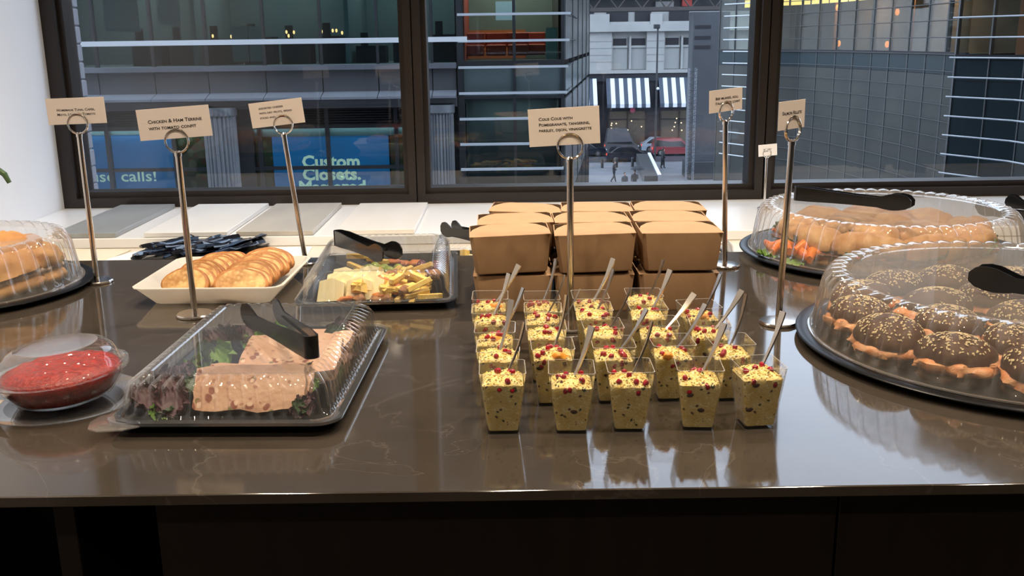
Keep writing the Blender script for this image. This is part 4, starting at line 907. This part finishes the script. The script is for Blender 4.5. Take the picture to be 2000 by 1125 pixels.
# ------------------------------------------------------------------ food in the terrine box
M['terrine'] = spotted('terrine_meat', (.60, .33, .20), (.72, .46, .31), [((.30, .10, .06), 42, .22), ((.22, .19, .06), 33, .13), ((.78, .54, .38), 48, .16), ((.42, .20, .12), 70, .18)], .55, .5, 130, 26)
M['terr_rind'] = mat('terrine_rind', (.50, .28, .15), .5)
M['leafg'] = mat('green_lettuce', (.10, .24, .025), .38, col2=(.22, .38, .07), scale=45, bump=.3, bscale=120)
M['leafp'] = mat('purple_lettuce', (.032, .008, .014), .35, col2=(.10, .032, .040), scale=40, bump=.3, bscale=120)
M['leafd'] = mat('dark_green_lettuce', (.018, .045, .014), .4, col2=(.035, .08, .02), scale=45, bump=.3, bscale=120)
def terr_slice(w_, h_, th, seed):
    v = []; n = 11
    for k, y in enumerate((-th / 2, th / 2)):
        for j in range(n):
            for i in range(n):
                u, q = i / (n - 1) - .5, j / (n - 1) - .5
                edge = .004 * noise.noise(Vector((u * 4 + seed, q * 4, k * 3)))
                v.append((u * w_ * (1 - .06 * abs(q)) + edge, y + .0016 * noise.noise(Vector((u * 9, q * 9, seed + k * 4))), q * h_ * (1 - .10 * abs(2 * u) ** 3) + edge))
    f = []
    for j in range(n - 1):
        for i in range(n - 1):
            a = j * n + i; f.append((a, a + 1, a + n + 1, a + n)); b_ = a + n * n; f.append((b_, b_ + n, b_ + n + 1, b_ + 1))
    rim = list(range(n)) + [j * n + n - 1 for j in range(1, n)] + [(n - 1) * n + i for i in range(n - 2, -1, -1)] + [j * n for j in range(n - 2, 0, -1)]
    for i in range(len(rim)): a, b_ = rim[i], rim[(i + 1) % len(rim)]; f.append((a, a + n * n, b_ + n * n, b_))
    return MB().add(v, f)
def inbox(bx_, by_, br, lx, ly): return (bx_ + lx * math.cos(br) - ly * math.sin(br), by_ + lx * math.sin(br) + ly * math.cos(br))
for i, (lx, ly, z, tilt, rz_, w_, h_, lb) in enumerate(((.016, -.126, .031, -32, 3, .142, .060, 'speckled terrine slice leaning at the front of the terrine box'),
        (.020, -.104, .029, -48, -2, .140, .056, 'terrine slice leaning behind the front slice'),
        (.042, -.012, .036, -78, 4, .135, .110, 'large flat terrine slice lying under the black tongs'), (.050, .085, .024, -84, -5, .11, .08, 'flat terrine slice towards the back of the box'))):
    x, y = inbox(TX, TY, TR, lx, ly)
    solo('terrine_slice', terr_slice(w_, h_, .016, i * 3.3), M['terrine'], lb, 'terrine', (x, y, CZ + z), (R(tilt), 0, TR + R(rz_)), 'slices of terrine', 50)
def leaf_mesh(seed, frill=1.):
    """crinkled leaf, base at the origin, tip along +y, about 1 long"""
    n, m_ = 12, 28; v = []; f = []
    for i in range(n + 1):
        u = i / n
        for k in range(m_ + 1):
            t_ = -1 + 2 * k / m_; at = abs(t_)
            wd = .46 * math.sin(math.pi * min(1, .10 + u * .78)) ** .6
            lobe = 1 + .16 * at * math.sin(i * 2.1 + seed) + .10 * noise.noise(Vector((t_ * 3, u * 9, seed)))
            x = t_ * wd * lobe; y = u - .12 * at * u + .05 * at * noise.noise(Vector((u * 11, t_ * 4, seed + 3)))
            z = .22 * t_ * t_ * (1 - .4 * u) + .34 * u * u * math.sin(seed * 1.3 + .8) + .10 * noise.noise(Vector((x * 5, y * 5, seed))) + frill * (at ** 3 + .5 * u ** 4) * (.13 * math.sin(k * 1.35 + i * 1.25 + seed) + .16 * noise.noise(Vector((k * .8, i * .9, seed * 2))))
            v.append((x, y, z))
    n1 = len(v); v += [(x, y, z + .014) for x, y, z in v]
    for i in range(n):
        for k in range(m_):
            a = i * (m_ + 1) + k; q = (a, a + 1, a + m_ + 2, a + m_ + 1); f.append(q[::-1]); f.append(tuple(j + n1 for j in q))
    return MB().add(v, f)
lm = {}
for key in ('leafg', 'leafp', 'leafd'): lm[key] = [leaf_mesh(j * 2.7 + len(key)).mesh('lettuce_leaf', M[key], 70) for j in range(4)]
LEAVES = [('leafp', -.100, -.150, .010, 20, 60, .052), ('leafg', -.118, -.176, .006, 10, -25, .038), ('leafp', -.075, -.165, .008, 35, 10, .048), ('leafd', -.095, -.168, .006, 20, -50, .03), ('leafp', .082, -.168, .006, 35, -30, .052), ('leafp', .105, -.150, .008, 30, 40, .050), ('leafd', .10, -.120, .012, 40, 80, .035), ('leafg', .106, -.085, .012, 20, 30, .042),
          ('leafp', -.105, -.110, .012, 25, 20, .055), ('leafd', -.08, -.085, .014, 15, -60, .05), ('leafg', -.055, -.035, .020, 20, 15, .060), ('leafp', -.105, -.055, .012, 20, 40, .055), ('leafd', -.09, -.01, .014, 10, -20, .055), ('leafg', -.085, .015, .018, 25, 70, .046), ('leafp', -.08, .055, .014, 15, 10, .058), ('leafg', -.038, .050, .024, 20, -30, .052), ('leafd', -.095, .09, .012, 20, -35, .055), ('leafp', -.05, .10, .016, 20, 20, .058), ('leafp', .10, -.03, .012, 30, 60, .05), ('leafp', .108, .03, .012, 30, -60, .05), ('leafd', .10, .09, .012, 20, 30, .055), ('leafp', .04, .135, .012, 20, 0, .055), ('leafg', -.01, .125, .014, 20, -10, .045), ('leafd', -.03, -.06, .016, 15, 40, .05),
          ('leafp', -.085, -.135, .018, 55, 30, .045), ('leafp', -.11, -.08, .016, 50, -20, .045), ('leafd', -.06, -.01, .016, 40, 100, .05), ('leafp', -.10, .03, .016, 45, 200, .05), ('leafp', -.06, .08, .018, 35, 150, .05), ('leafd', -.02, .14, .014, 30, 60, .05), ('leafp', .085, .12, .016, 40, 20, .05), ('leafp', .112, -.06, .014, 55, 20, .045), ('leafp', .095, -.14, .018, 50, 10, .045), ('leafd', -.05, -.10, .012, 40, 70, .04)]
kindname = {'leafg': 'bright green', 'leafp': 'dark purple', 'leafd': 'dark green'}
for i, (kk, lx, ly, z, rx_, rz_, sc) in enumerate(LEAVES):
    if lx > .06 and ly < -.11: lx = min(lx, .094); ly = min(ly, -.160); sc *= .62; rx_ = 15
    elif lx > .06: lx = min(lx, .086); sc *= .80
    elif lx < -.06: lx = max(lx, -.098); sc *= .92
    ly = max(ly, -.166); rx_ = min(rx_, 40)
    x, y = inbox(TX, TY, TR, lx, ly)
    o = put('lettuce_leaf', lm[kk][i % 4], None, (x, y, CZ + z), (R(rx_ + 14 * math.sin(i * 2.3)), R(24 * math.sin(i * 1.7)), TR + R(rz_))); o.scale = (sc, sc, sc * .8)
    tag(o, 'frilly %s lettuce leaf among the salad around the terrine' % kindname[kk], 'lettuce', '%s lettuce leaves around the terrine' % kindname[kk])

# ------------------------------------------------------------------ food in the cheese boxes
M['ch_pale'] = mat('pale_cheese', (.86, .76, .42), .45, col2=(.90, .82, .52), scale=30)
M['ch_yel'] = mat('yellow_cheese', (.86, .56, .12), .42, col2=(.90, .66, .20), scale=30)
M['apricot'] = mat('dried_apricot', (.60, .19, .03), .45, col2=(.45, .12, .02), scale=40, bump=.4)
M['walnut'] = mat('walnut_piece', (.24, .10, .04), .7, col2=(.38, .19, .08), scale=60, bump=.8, bscale=160)
M['grapeg'] = mat('green_grape', (.34, .42, .05), .15, spec=.6, col2=(.28, .36, .06), scale=30)
M['graper'] = mat('red_grape', (.09, .010, .020), .15, spec=.6, col2=(.16, .02, .03), scale=40)
tri = MB().loops([[(-.025, y, -.020), (.022, y, -.020), (.026, y, .012), (.004, y, .022), (-.018, y, .017)] for y in (-.006, .006)]).mesh('cheese_wedge', M['ch_pale'], 0)
stick = MB().bbox(-.025, .025, -.0048, .0048, -.0048, .0048, .0010).mesh('cheese_stick', M['ch_yel'], 30)
cube = MB().loops([[(-.013, -.009, -.008), (.012, -.011, -.008), (.014, .008, -.008), (-.010, .011, -.008)], [(-.011, -.010, .007), (.009, -.008, .010), (.011, .009, .006), (-.012, .008, .009)]]).mesh('cheese_chunk', M['ch_yel'], 30)
apr = MB().blob(.017, .014, .007, 14, 8, .25, 90).mesh('dried_apricot', M['apricot'], 60)
wal = MB().blob(.014, .011, .010, 14, 10, .45, 130).mesh('walnut', M['walnut'], 60)
grg = MB().blob(.0125, .010, .010, 14, 10, .03, 20).mesh('grape', M['grapeg'], 60); grr = MB().blob(.012, .0095, .0095, 14, 10, .03, 20).mesh('grape', M['graper'], 60)
KIND = {'w': (tri, 'cheese_wedge', 'pale cut cheese slice', 'cheese'), 's': (stick, 'cheese_stick', 'yellow cheese stick', 'cheese'), 'c': (cube, 'cheese_chunk', 'yellow cheese chunk', 'cheese'), 'a': (apr, 'dried_apricot', 'orange dried apricot', 'fruit'), 'n': (wal, 'walnut', 'brown walnut piece', 'nut'), 'g': (grg, 'grape', 'green grape', 'grape'), 'r': (grr, 'grape', 'dark red grape', 'grape')}
def scatter(bx_, by_, br, z0, items, where, sc=1.):
    for kd, lx, ly, z, rx_, ry_, rz_ in items:
        me, nm, lb, cat = KIND[kd]; x, y = inbox(bx_, by_, br, lx, ly)
        o = put(nm, me, None, (x, y, z0 + z), (R(rx_), R(ry_), br + R(rz_))); o.scale = (sc,) * 3
        tag(o, '%s in the %s' % (lb, where), cat, '%ss in the %s' % (lb, where))
IT = []
for k, (lx, ly, z, rz_, rx_) in enumerate(((-.085, -.150, .027, 6, -18), (-.060, -.135, .029, -8, -22), (-.035, -.150, .027, 12, -20), (-.012, -.138, .029, -14, -26), (-.075, -.115, .030, 4, -28), (-.045, -.10, .031, -6, -30), (-.01, -.11, .031, 16, -30), (-.07, -.07, .029, -4, -40), (-.02, -.065, .03, 9, -44))): IT.append(('w', lx, ly, z, rx_, 0, rz_))
random.seed(33)
for k in range(30):
    IT.append(('s', .062 + random.uniform(-.042, .034), -.115 + random.uniform(-.055, .06), .014 + (k % 5) * .0080, random.uniform(-20, 20), random.uniform(-24, 24), random.choice([20, 35, -25, 60, 10]) + random.uniform(-15, 15)))
for k in range(16): IT.append(('c', .025 + random.uniform(-.06, .06), -.15 + random.uniform(-.02, .12), .016 + random.uniform(0, .020), random.uniform(-25, 25), random.uniform(-25, 25), random.uniform(0, 90)))
for p in ((.005, -.165, .018), (.03, -.155, .030), (-.055, -.172, .014), (.012, -.12, .040), (.02, -.06, .034), (-.005, -.09, .036)): IT.append(('a', p[0], p[1], p[2], random.uniform(-40, 10), random.uniform(-30, 30), random.uniform(0, 180)))
for p in ((.018, -.172, .014), (.0, -.175, .013), (.05, -.17, .028), (.03, -.10, .042), (-.03, -.172, .014), (.10, -.06, .03)): IT.append(('n', p[0], p[1], p[2], 0, 0, random.uniform(0, 180)))
for k in range(12): IT.append(('g', -.03 + .014 * (k % 5) + random.uniform(-.004, .004), -.03 + .018 * (k // 5), .018 + .014 * (k % 2), 0, random.uniform(-30, 30), random.uniform(0, 180)))
for k in range(12): IT.append(('r', .060 + .014 * (k % 4), -.015 + .018 * (k // 4), .018 + .013 * (k % 2), 0, random.uniform(-30, 30), random.uniform(0, 180)))
for k in range(6): IT.append(('s', -.04 + random.uniform(-.03, .03), .07 + random.uniform(-.04, .05), .014 + .006 * k, 0, random.uniform(-8, 8), random.uniform(0, 180)))
for k in range(5): IT.append(('a', .04 + random.uniform(-.03, .03), .09 + random.uniform(-.04, .05), .014 + .004 * k, random.uniform(-20, 20), 0, random.uniform(0, 180)))
scatter(QX, QY, QR, CZ, IT, 'cheese box behind the terrine')
for bxx, wh in ((-.021, 'back box left of the kraft boxes'), (.350, 'back box right of the kraft boxes')):
    IT = []
    for k in range(16):
        kd = 'cscwscas'[k % 8]
        IT.append((kd, .065 + random.uniform(-.018, .018), -.12 + .0155 * k, .030 + random.uniform(-.010, .014), random.uniform(-25, 25) if kd != 'w' else -30, random.uniform(-15, 15), 90 + random.uniform(-40, 40)))
    for k in range(16):
        kd = 'sccgaccn'[k % 8]
        IT.append((kd, .005 + random.uniform(-.05, .025), -.12 + .0155 * k, .026 + random.uniform(-.010, .014), random.uniform(-15, 15), random.uniform(-15, 15), random.uniform(0, 180)))
    scatter(bxx, 2.262, R(-90), .858, IT, wh, .9)

# ------------------------------------------------------------------ white foam tray of toasted bread
M['foam'] = mat('white_foam_tray', (.80, .78, .74), .5)
nt = M['foam'].node_tree; tl = nt.nodes.new('ShaderNodeBsdfTranslucent'); tl.inputs[0].default_value = (.9, .85, .78, 1); mxs = nt.nodes.new('ShaderNodeMixShader'); mxs.inputs[0].default_value = .45
nt.links.new(nt.nodes['Principled BSDF'].outputs[0], mxs.inputs[1]); nt.links.new(tl.outputs[0], mxs.inputs[2]); nt.links.new(mxs.outputs[0], nt.nodes['Material Output'].inputs[0])
FX, FY, FR = -.551, 1.832, R(-1)
t = thing('foam_tray', 'white foam tray holding two rows of toasted bread slices', 'tray', (FX, FY, CZ), FR)
part(t, 'tray_body', MB().loops([rrect(.212, .206, .012, 64, z=0), rrect(.216, .210, .014, 64, z=.002), rrect(.268, .264, .022, 64, z=.0335), rrect(.276, .272, .024, 64, z=.0350), rrect(.276, .272, .024, 64, z=.0365), rrect(.266, .262, .021, 64, z=.0368), rrect(.214, .208, .012, 64, z=.0050), rrect(.20, .195, .010, 64, z=.0040)]), M['foam'], smooth=25)
def toast_mat():
    m, nt, b = newmat('toasted_bread'); N = nt.nodes.new; K = nt.links.new
    tc = N('ShaderNodeTexCoord'); v = tc.outputs['Object']
    vo = N('ShaderNodeTexVoronoi'); vo.inputs['Scale'].default_value = 110; K(v, vo.inputs['Vector'])
    n = N('ShaderNodeTexNoise'); n.inputs['Scale'].default_value = 42; n.inputs['Detail'].default_value = 7; K(v, n.inputs['Vector'])
    r = N('ShaderNodeValToRGB'); r.color_ramp.elements[0].position = .32; r.color_ramp.elements[1].position = .68
    r.color_ramp.elements[0].color = (.34, .135, .032, 1); r.color_ramp.elements[1].color = (.70, .45, .18, 1); K(n.outputs[0], r.inputs[0])
    mr = N('ShaderNodeMapRange'); K(vo.outputs['Distance'], mr.inputs[0]); mr.inputs[1].default_value = .1; mr.inputs[2].default_value = .5; mr.inputs[3].default_value = .45; mr.inputs[4].default_value = 0
    mx = N('ShaderNodeMix'); mx.data_type = 'RGBA'; K(mr.outputs[0], mx.inputs[0]); K(r.outputs[0], mx.inputs[6]); mx.inputs[7].default_value = (.84, .62, .30, 1); K(mx.outputs[2], b.inputs['Base Color'])
    b.inputs['Roughness'].default_value = .65
    bp = N('ShaderNodeBump'); bp.inputs['Strength'].default_value = .7; bp.inputs['Distance'].default_value = .0015; K(vo.outputs['Distance'], bp.inputs['Height']); K(bp.outputs[0], b.inputs['Normal'])
    return m
M['toast'] = toast_mat(); M['crust'] = mat('brown_bread_crust', (.26, .085, .018), .6, col2=(.46, .19, .045), scale=60, bump=.5)
def bread(seed):
    n = 40
    def lp(s_, y):
        o = []
        for k in range(n):
            a = 2 * math.pi * k / n; rr = 1 + .07 * noise.noise(Vector((math.cos(a) * 1.3, math.sin(a) * 1.3, seed)))
            o.append((.050 * s_ * rr * math.cos(a), y + .0012 * noise.noise(Vector((math.cos(a) * 5 * s_, math.sin(a) * 5 * s_, seed + y * 99))), .034 * s_ * rr * (math.sin(a) if math.sin(a) > 0 else .72 * math.sin(a))))
        return o
    face = MB().loops([lp(.3, -.0062), lp(.65, -.0060), lp(.90, -.0058), lp(.90, .0058), lp(.6, .0062)]).mesh('bread_slice', M['toast'], 60)
    crust = MB().loops([lp(.90, -.0059), lp(.96, -.0056), lp(1.0, -.0040), lp(1.0, .0040), lp(.96, .0056), lp(.90, .0059)], False, False).mesh('crust', M['crust'], 60)
    return face, crust
br_ = [bread(i * 4.1) for i in range(4)]
for row, (p0, p1, n) in enumerate((((-.052, -.082), (-.018, .072), 9), ((.052, -.086), (.062, .078), 10))):
    for k in range(n):
        u = k / (n - 1); lx = p0[0] + (p1[0] - p0[0]) * u; ly = p0[1] + (p1[1] - p0[1]) * u; x, y = inbox(FX, FY, FR, lx, ly)
        face, crust = br_[(k + row * 2) % 4]
        o = put('bread_slice', face, None, (x, y, CZ + .029 + .004 * math.sin(u * 3.1) + (.006 if row and k > 7 else 0)), (R(-38 - 10 * math.sin(k * 1.7)), R(4 * math.sin(k * 2.2)), FR + R(-14 + 4 * math.sin(k * 1.3)) if row == 0 else FR + R(8 + 4 * math.cos(k)))); put('crust', crust, o)
        tag(o, 'toasted bread slice, %s from the front of the %s row in the foam tray' % (ORD[k], ('left', 'right')[row]), 'bread', 'toasted bread slices in the foam tray')

# ------------------------------------------------------------------ bowl of red tomato confit
SX, SY = -.598, 1.226
t = thing('lidded_bowl', 'small clear bowl of red tomato confit under a clear dome lid', 'bowl', (SX, SY, CZ + .0062), ry=R(-3.5))
part(t, 'bowl', MB().lathe([(.0, .0), (.050, .0), (.062, .006), (.073, .020), (.079, .034), (.0855, .0365), (.0860, .0385), (.078, .0385), (.072, .022), (.060, .008), (0, .002)], 64, ribs=0), M['clear'])
part(t, 'lid', MB().lathe([(.0862, .0388), (.0862, .0430), (.0815, .0450), (.0785, .0430), (.076, .0465), (.0745, .053), (.069, .0635), (.060, .0712), (.052, .0738), (.047, .0722), (.040, .0710), (.02, .0708)], 64, False, True), M['clear'])
M['sauce'] = mat('red_tomato_confit', (.24, .008, .004), .25, col2=(.40, .020, .008), scale=120, bump=.9, bscale=220)
sb = MB().lathe([(.0, .0032), (.050, .0035), (.061, .0085), (.0705, .021), (.0755, .034), (.072, .041), (.060, .0465), (.045, .049), (.03, .0495), (.012, .0495)], 60, False, True)
sb.v = [(x, y, z + (.0022 * noise.noise(Vector((x * 90, y * 90, 1))) if z > .036 else 0)) for x, y, z in sb.v]
solo('tomato_confit', sb, M['sauce'], 'chunky red tomato confit filling the small clear bowl', 'sauce', (SX, SY, CZ + .0062), (0, R(-3.5), 0), smooth=60)
solo('saucer', MB().lathe([(0, 0), (.074, 0), (.098, .0040), (.1005, .0048), (.1005, .0058), (.097, .0052), (.074, .0014), (0, .0014)], 72), M['clear'], 'clear plastic saucer under the bowl of red confit', 'saucer', (SX - .004, SY + .004, CZ), smooth=40)
solo('paper_tag', MB().loops([[(x, y, .006 * math.sin(x * 60) + zz) for x, y in ((-.032, -.014), (0, -.017), (.026, -.014), (.028, .010), (0, .012), (-.032, .014))] for zz in (0, .0008)]), M['cardm'], 'curled beige paper tag resting on the saucer at the left edge', 'tag', (-.672, 1.176, CZ + .013), (R(30), R(-6), R(-35)), smooth=40)

# ------------------------------------------------------------------ sandwiches under the domes
M['pale_bun'] = mat('floury_ciabatta_crust', (.58, .30, .095), .65, col2=(.44, .19, .05), scale=22, bump=.4, bscale=90)
M['gold_bun'] = mat('golden_roll_crust', (.40, .175, .05), .6, col2=(.54, .30, .115), scale=24, bump=.45, bscale=80)
M['dark_bun'] = mat('dark_pumpernickel_crust', (.055, .019, .007), .5, spec=.25, col2=(.085, .031, .012), scale=30, bump=.3, bscale=120)
M['crumbm'] = mat('pale_bread_crumb', (.74, .54, .30), .8, col2=(.64, .44, .22), scale=90, bump=.5, bscale=200)
M['salmon'] = mat('salmon_rillette', (.72, .25, .08), .45, col2=(.80, .40, .18), scale=70, bump=.6, bscale=150)
M['tuna'] = mat('tuna_mayo', (.60, .46, .34), .55, col2=(.48, .33, .24), scale=90, bump=.8, bscale=170)
M['tomato'] = mat('tomato_slice', (.60, .07, .025), .25, col2=(.70, .16, .05), scale=60)
M['pepper'] = mat('orange_pepper_strip', (.78, .22, .02), .25, col2=(.70, .12, .012), scale=50)
M['sesame'] = mat('sesame_seed', (.72, .56, .30), .5)
M['olive'] = mat('dark_meat_slice', (.085, .03, .02), .4, col2=(.14, .05, .03), scale=40)
def bun_meshes(kind, seed, rx_, ry_, h, e=.9):
    rough = .09 if kind == 'dark_bun' else .20
    top = MB().blob(rx_, ry_, h, 36, 18, rough, 30, e, -h * .22, seed).mesh('bun_top', M[kind], 60)
    bot = MB().blob(rx_ * .97, ry_ * .97, h * .5, 24, 12, .07, 30, e, -h * .3, seed + 3).mesh('bun_base', M[kind], 60)
    return top, bot
def slab_mesh(rx_, ry_, th, m, seed, nz=.22):
    return MB().blob(rx_, ry_, th, 44, 10, nz, 48, .8, None, seed).mesh('filling', m, 60)
def sesame_mesh(rx_, ry_, h, n, seed):
    rnd = random.Random(seed); mb = MB()
    for k in range(n):
        a = rnd.uniform(0, 2 * math.pi); q = rnd.random() ** .62 * .96
        x, y = q * rx_ * math.cos(a), q * ry_ * math.sin(a); z = h * math.sqrt(max(0, 1 - q * q)); nrm = Vector((x / rx_ ** 2, y / ry_ ** 2, max(z, .002) / h ** 2)).normalized()
        Mx = Matrix.Translation((x, y, z + .0004)) @ nrm.to_track_quat('Z', 'Y').to_matrix().to_4x4() @ Matrix.Rotation(rnd.random() * 6, 4, 'Z')
        mb.blob(.0021, .0012, .0007, 6, 4, 0, M=Mx)
    return mb.mesh('sesame_seeds', M['sesame'], 60)
dtop = [bun_meshes('dark_bun', i * 2 + 1, .052, .047, .029, 1.) for i in range(3)]; dses = [sesame_mesh(.052, .047, .0288, 300, i) for i in range(3)]
dsal = [slab_mesh(.053, .049, .012, M['salmon'], i * 1.7, .28) for i in range(3)]
def dark_bun(x, y, z, rz_, i, label, tl=0):
    t = thing('sesame_bun', label, 'sandwich', (x, y, z), rz_, 'dark sesame buns under the right dome'); t.rotation_euler = (R(tl), R(tl * .6), rz_)
    b = put('bun_base', dtop[i][1], t, (0, 0, .0062)); put('salmon_filling', dsal[i], t, (.003, -.002, .0235))
    p = put('bun_top', dtop[i][0], t, (0, 0, .0355)); s = put('sesame_seeds', dses[i], p); s['kind'] = 'stuff'
random.seed(41)
for k in range(14):
    a = R(222 + 25.7 * k); dark_bun(DR[0] + .240 * math.cos(a), DR[1] + .240 * math.sin(a), CZ + .0062, a + R(90 + random.uniform(-15, 15)), k % 3, 'dark sesame bun with salmon, %s of the outer ring going round from the front' % ORD[k], random.uniform(-7, 7))
for k in range(7):
    a = R(240 + 51.4 * k); dark_bun(DR[0] + .128 * math.cos(a), DR[1] + .128 * math.sin(a), CZ + .0062, a + R(random.uniform(0, 90)), k % 3, 'dark sesame bun with salmon, %s of the inner ring going round from the front' % ORD[k], random.uniform(-7, 7))
dark_bun(DR[0], DR[1], CZ + .0062, 0, 1, 'dark sesame bun with salmon in the middle of the big platter')
ptop = [bun_meshes('pale_bun', i * 3 + 2, .088, .058, .038, .9) for i in range(3)]; gtop = [bun_meshes('gold_bun', i * 3 + 5, .070, .047, .034, .85) for i in range(3)]
ptuna = [slab_mesh(.074, .045, .010, M['tuna'], i, .3) for i in range(2)]; pmeat = [slab_mesh(.072, .045, .008, M['olive'], i + 5, .3) for i in range(2)]
tom = MB().lathe([(0, -.002), (.026, -.002), (.028, 0), (.026, .002), (0, .002)], 24).mesh('tomato_slice', M['tomato'], 40)
pep = [MB().tube([(-.028, 0, 0), (-.010, .007, .004), (.012, .003, -.001), (.030, -.005, .002)], [.004, .0062, .0058, .003], 8).mesh('pepper_strip', M['pepper'], 60)]
def roll(x, y, z, rz_, i, label, gold=False, tx=0, ty=0):
    t = thing('sandwich_roll', label, 'sandwich', (x, y, z), rz_, 'golden rolls under the back dome' if gold else 'pale rolls under the left dome'); t.rotation_euler = (R(tx), R(ty), rz_)
    tb = (gtop if gold else ptop)[i % 3]
    put('bun_base', tb[1], t, (0, 0, .006)); put('meat_filling' if gold else 'tuna_filling', (pmeat if gold else ptuna)[i % 2], t, (.002, -.003, .023))
    if gold:
        for q in range(4): put('pepper_strip', pep[0], t, (-.03 + .02 * q, -.036 + .004 * (q % 2), .028), (0, 0, R(20 * q - 30)))
    else:
        for q in range(2): put('tomato_slice', tom, t, (-.028 + .05 * q, -.016, .031), (R(8), 0, 0))
    l = put('lettuce', lm['leafg' if i % 2 else 'leafd'][i % 3], t, (-.04, -.035, .026), (R(8), 0, R(-70))); l.scale = (.06, .06, .04)
    put('bun_top', tb[0], t, (0, 0, .038))
for k, (dx, dy, z, rz_, tx, ty) in enumerate(((.105, -.06, .006, 50, -12, -8), (.118, .055, .006, 110, -8, 6), (.02, .12, .006, 160, 0, 0), (.0, -.13, .006, 10, -8, 0), (.01, .01, .012, 30, 0, 8), (-.12, -.05, .006, 95, 0, 0), (-.09, .08, .006, 130, 0, 0), (.075, .0, .036, 40, -10, -8))):
    roll(DL[0] + dx, DL[1] + dy, CZ + z, R(rz_), k, 'pale sandwich roll with tuna and tomato, %s of the rolls under the left dome' % ORD[k], False, tx, ty)
for k in range(9):
    a = R(200 + 40 * k); roll(DB[0] + .182 * math.cos(a), DB[1] + .182 * math.sin(a), CZ + .0065, a + R(90), k, 'golden roll with peppers, %s round the edge of the back platter' % ORD[k], True, random.uniform(-8, 8), random.uniform(-5, 5))
for k in range(4):
    a = R(230 + 90 * k); roll(DB[0] + .075 * math.cos(a), DB[1] + .075 * math.sin(a), CZ + .010, a + R(40), k, 'golden roll with peppers, %s of the four in the middle of the back platter' % ORD[k], True, random.uniform(-8, 8), 0)
for k, (dx, dy, z, rz_) in enumerate(((-.225, -.055, .012, 20), (-.215, -.075, .022, 60), (-.20, -.095, .012, 100), (-.23, -.02, .014, 140), (-.175, -.13, .014, 35), (-.19, -.11, .024, 5))):
    o = put('pepper_strip', pep[0], None, (DB[0] + dx, DB[1] + dy, CZ + z + .01), (0, 0, R(rz_))); o.scale = (1.25, 2.0, 2.2); tag(o, 'loose orange pepper strip at the left rim of the back platter', 'pepper', 'loose orange pepper strips on the back platter')
for k, (dx, dy, rz_) in enumerate(((-.24, -.06, 90), (-.21, -.12, 110))):
    o = put('lettuce_leaf', lm['leafg'][k], None, (DB[0] + dx, DB[1] + dy, CZ + .0085), (R(6), 0, R(rz_))); o.scale = (.05, .05, .03); tag(o, 'pale lettuce leaf at the left rim of the back platter', 'lettuce', 'lettuce leaves on the back platter')

# ------------------------------------------------------------------ potted plant whose stem tip droops in from the left
t = thing('potted_plant', 'green plant stem drooping in beside the white wall at the left', 'plant', (-1.33, 2.25, .8577))
M['stem'] = mat('green_stem', (.05, .10, .03), .45); M['pot'] = mat('grey_ceramic_pot', (.3, .3, .3), .4)
part(t, 'pot', MB().lathe([(0, 0), (.042, 0), (.058, .09), (.060, .095), (.056, .095), (.050, .085), (0, .085)], 32), M['pot'])
part(t, 'stem', MB().tube([(0, 0, .085), (-.004, -.01, .2), (.03, -.02, .275), (.09, -.03, .285), (.15, -.04, .268), (.186, -.05, .245), (.194, -.05, .226)], [.004, .004, .005, .006, .0068, .0068, .005], 10), M['stem'])
for k, (rz_, s_) in enumerate(((200, .10), (260, .12), (140, .09))):
    l = put('leaf', lm['leafd'][k], t, (0, 0, .085), (R(55), 0, R(rz_))); l.scale = (s_ * .4, s_, s_ * .6)
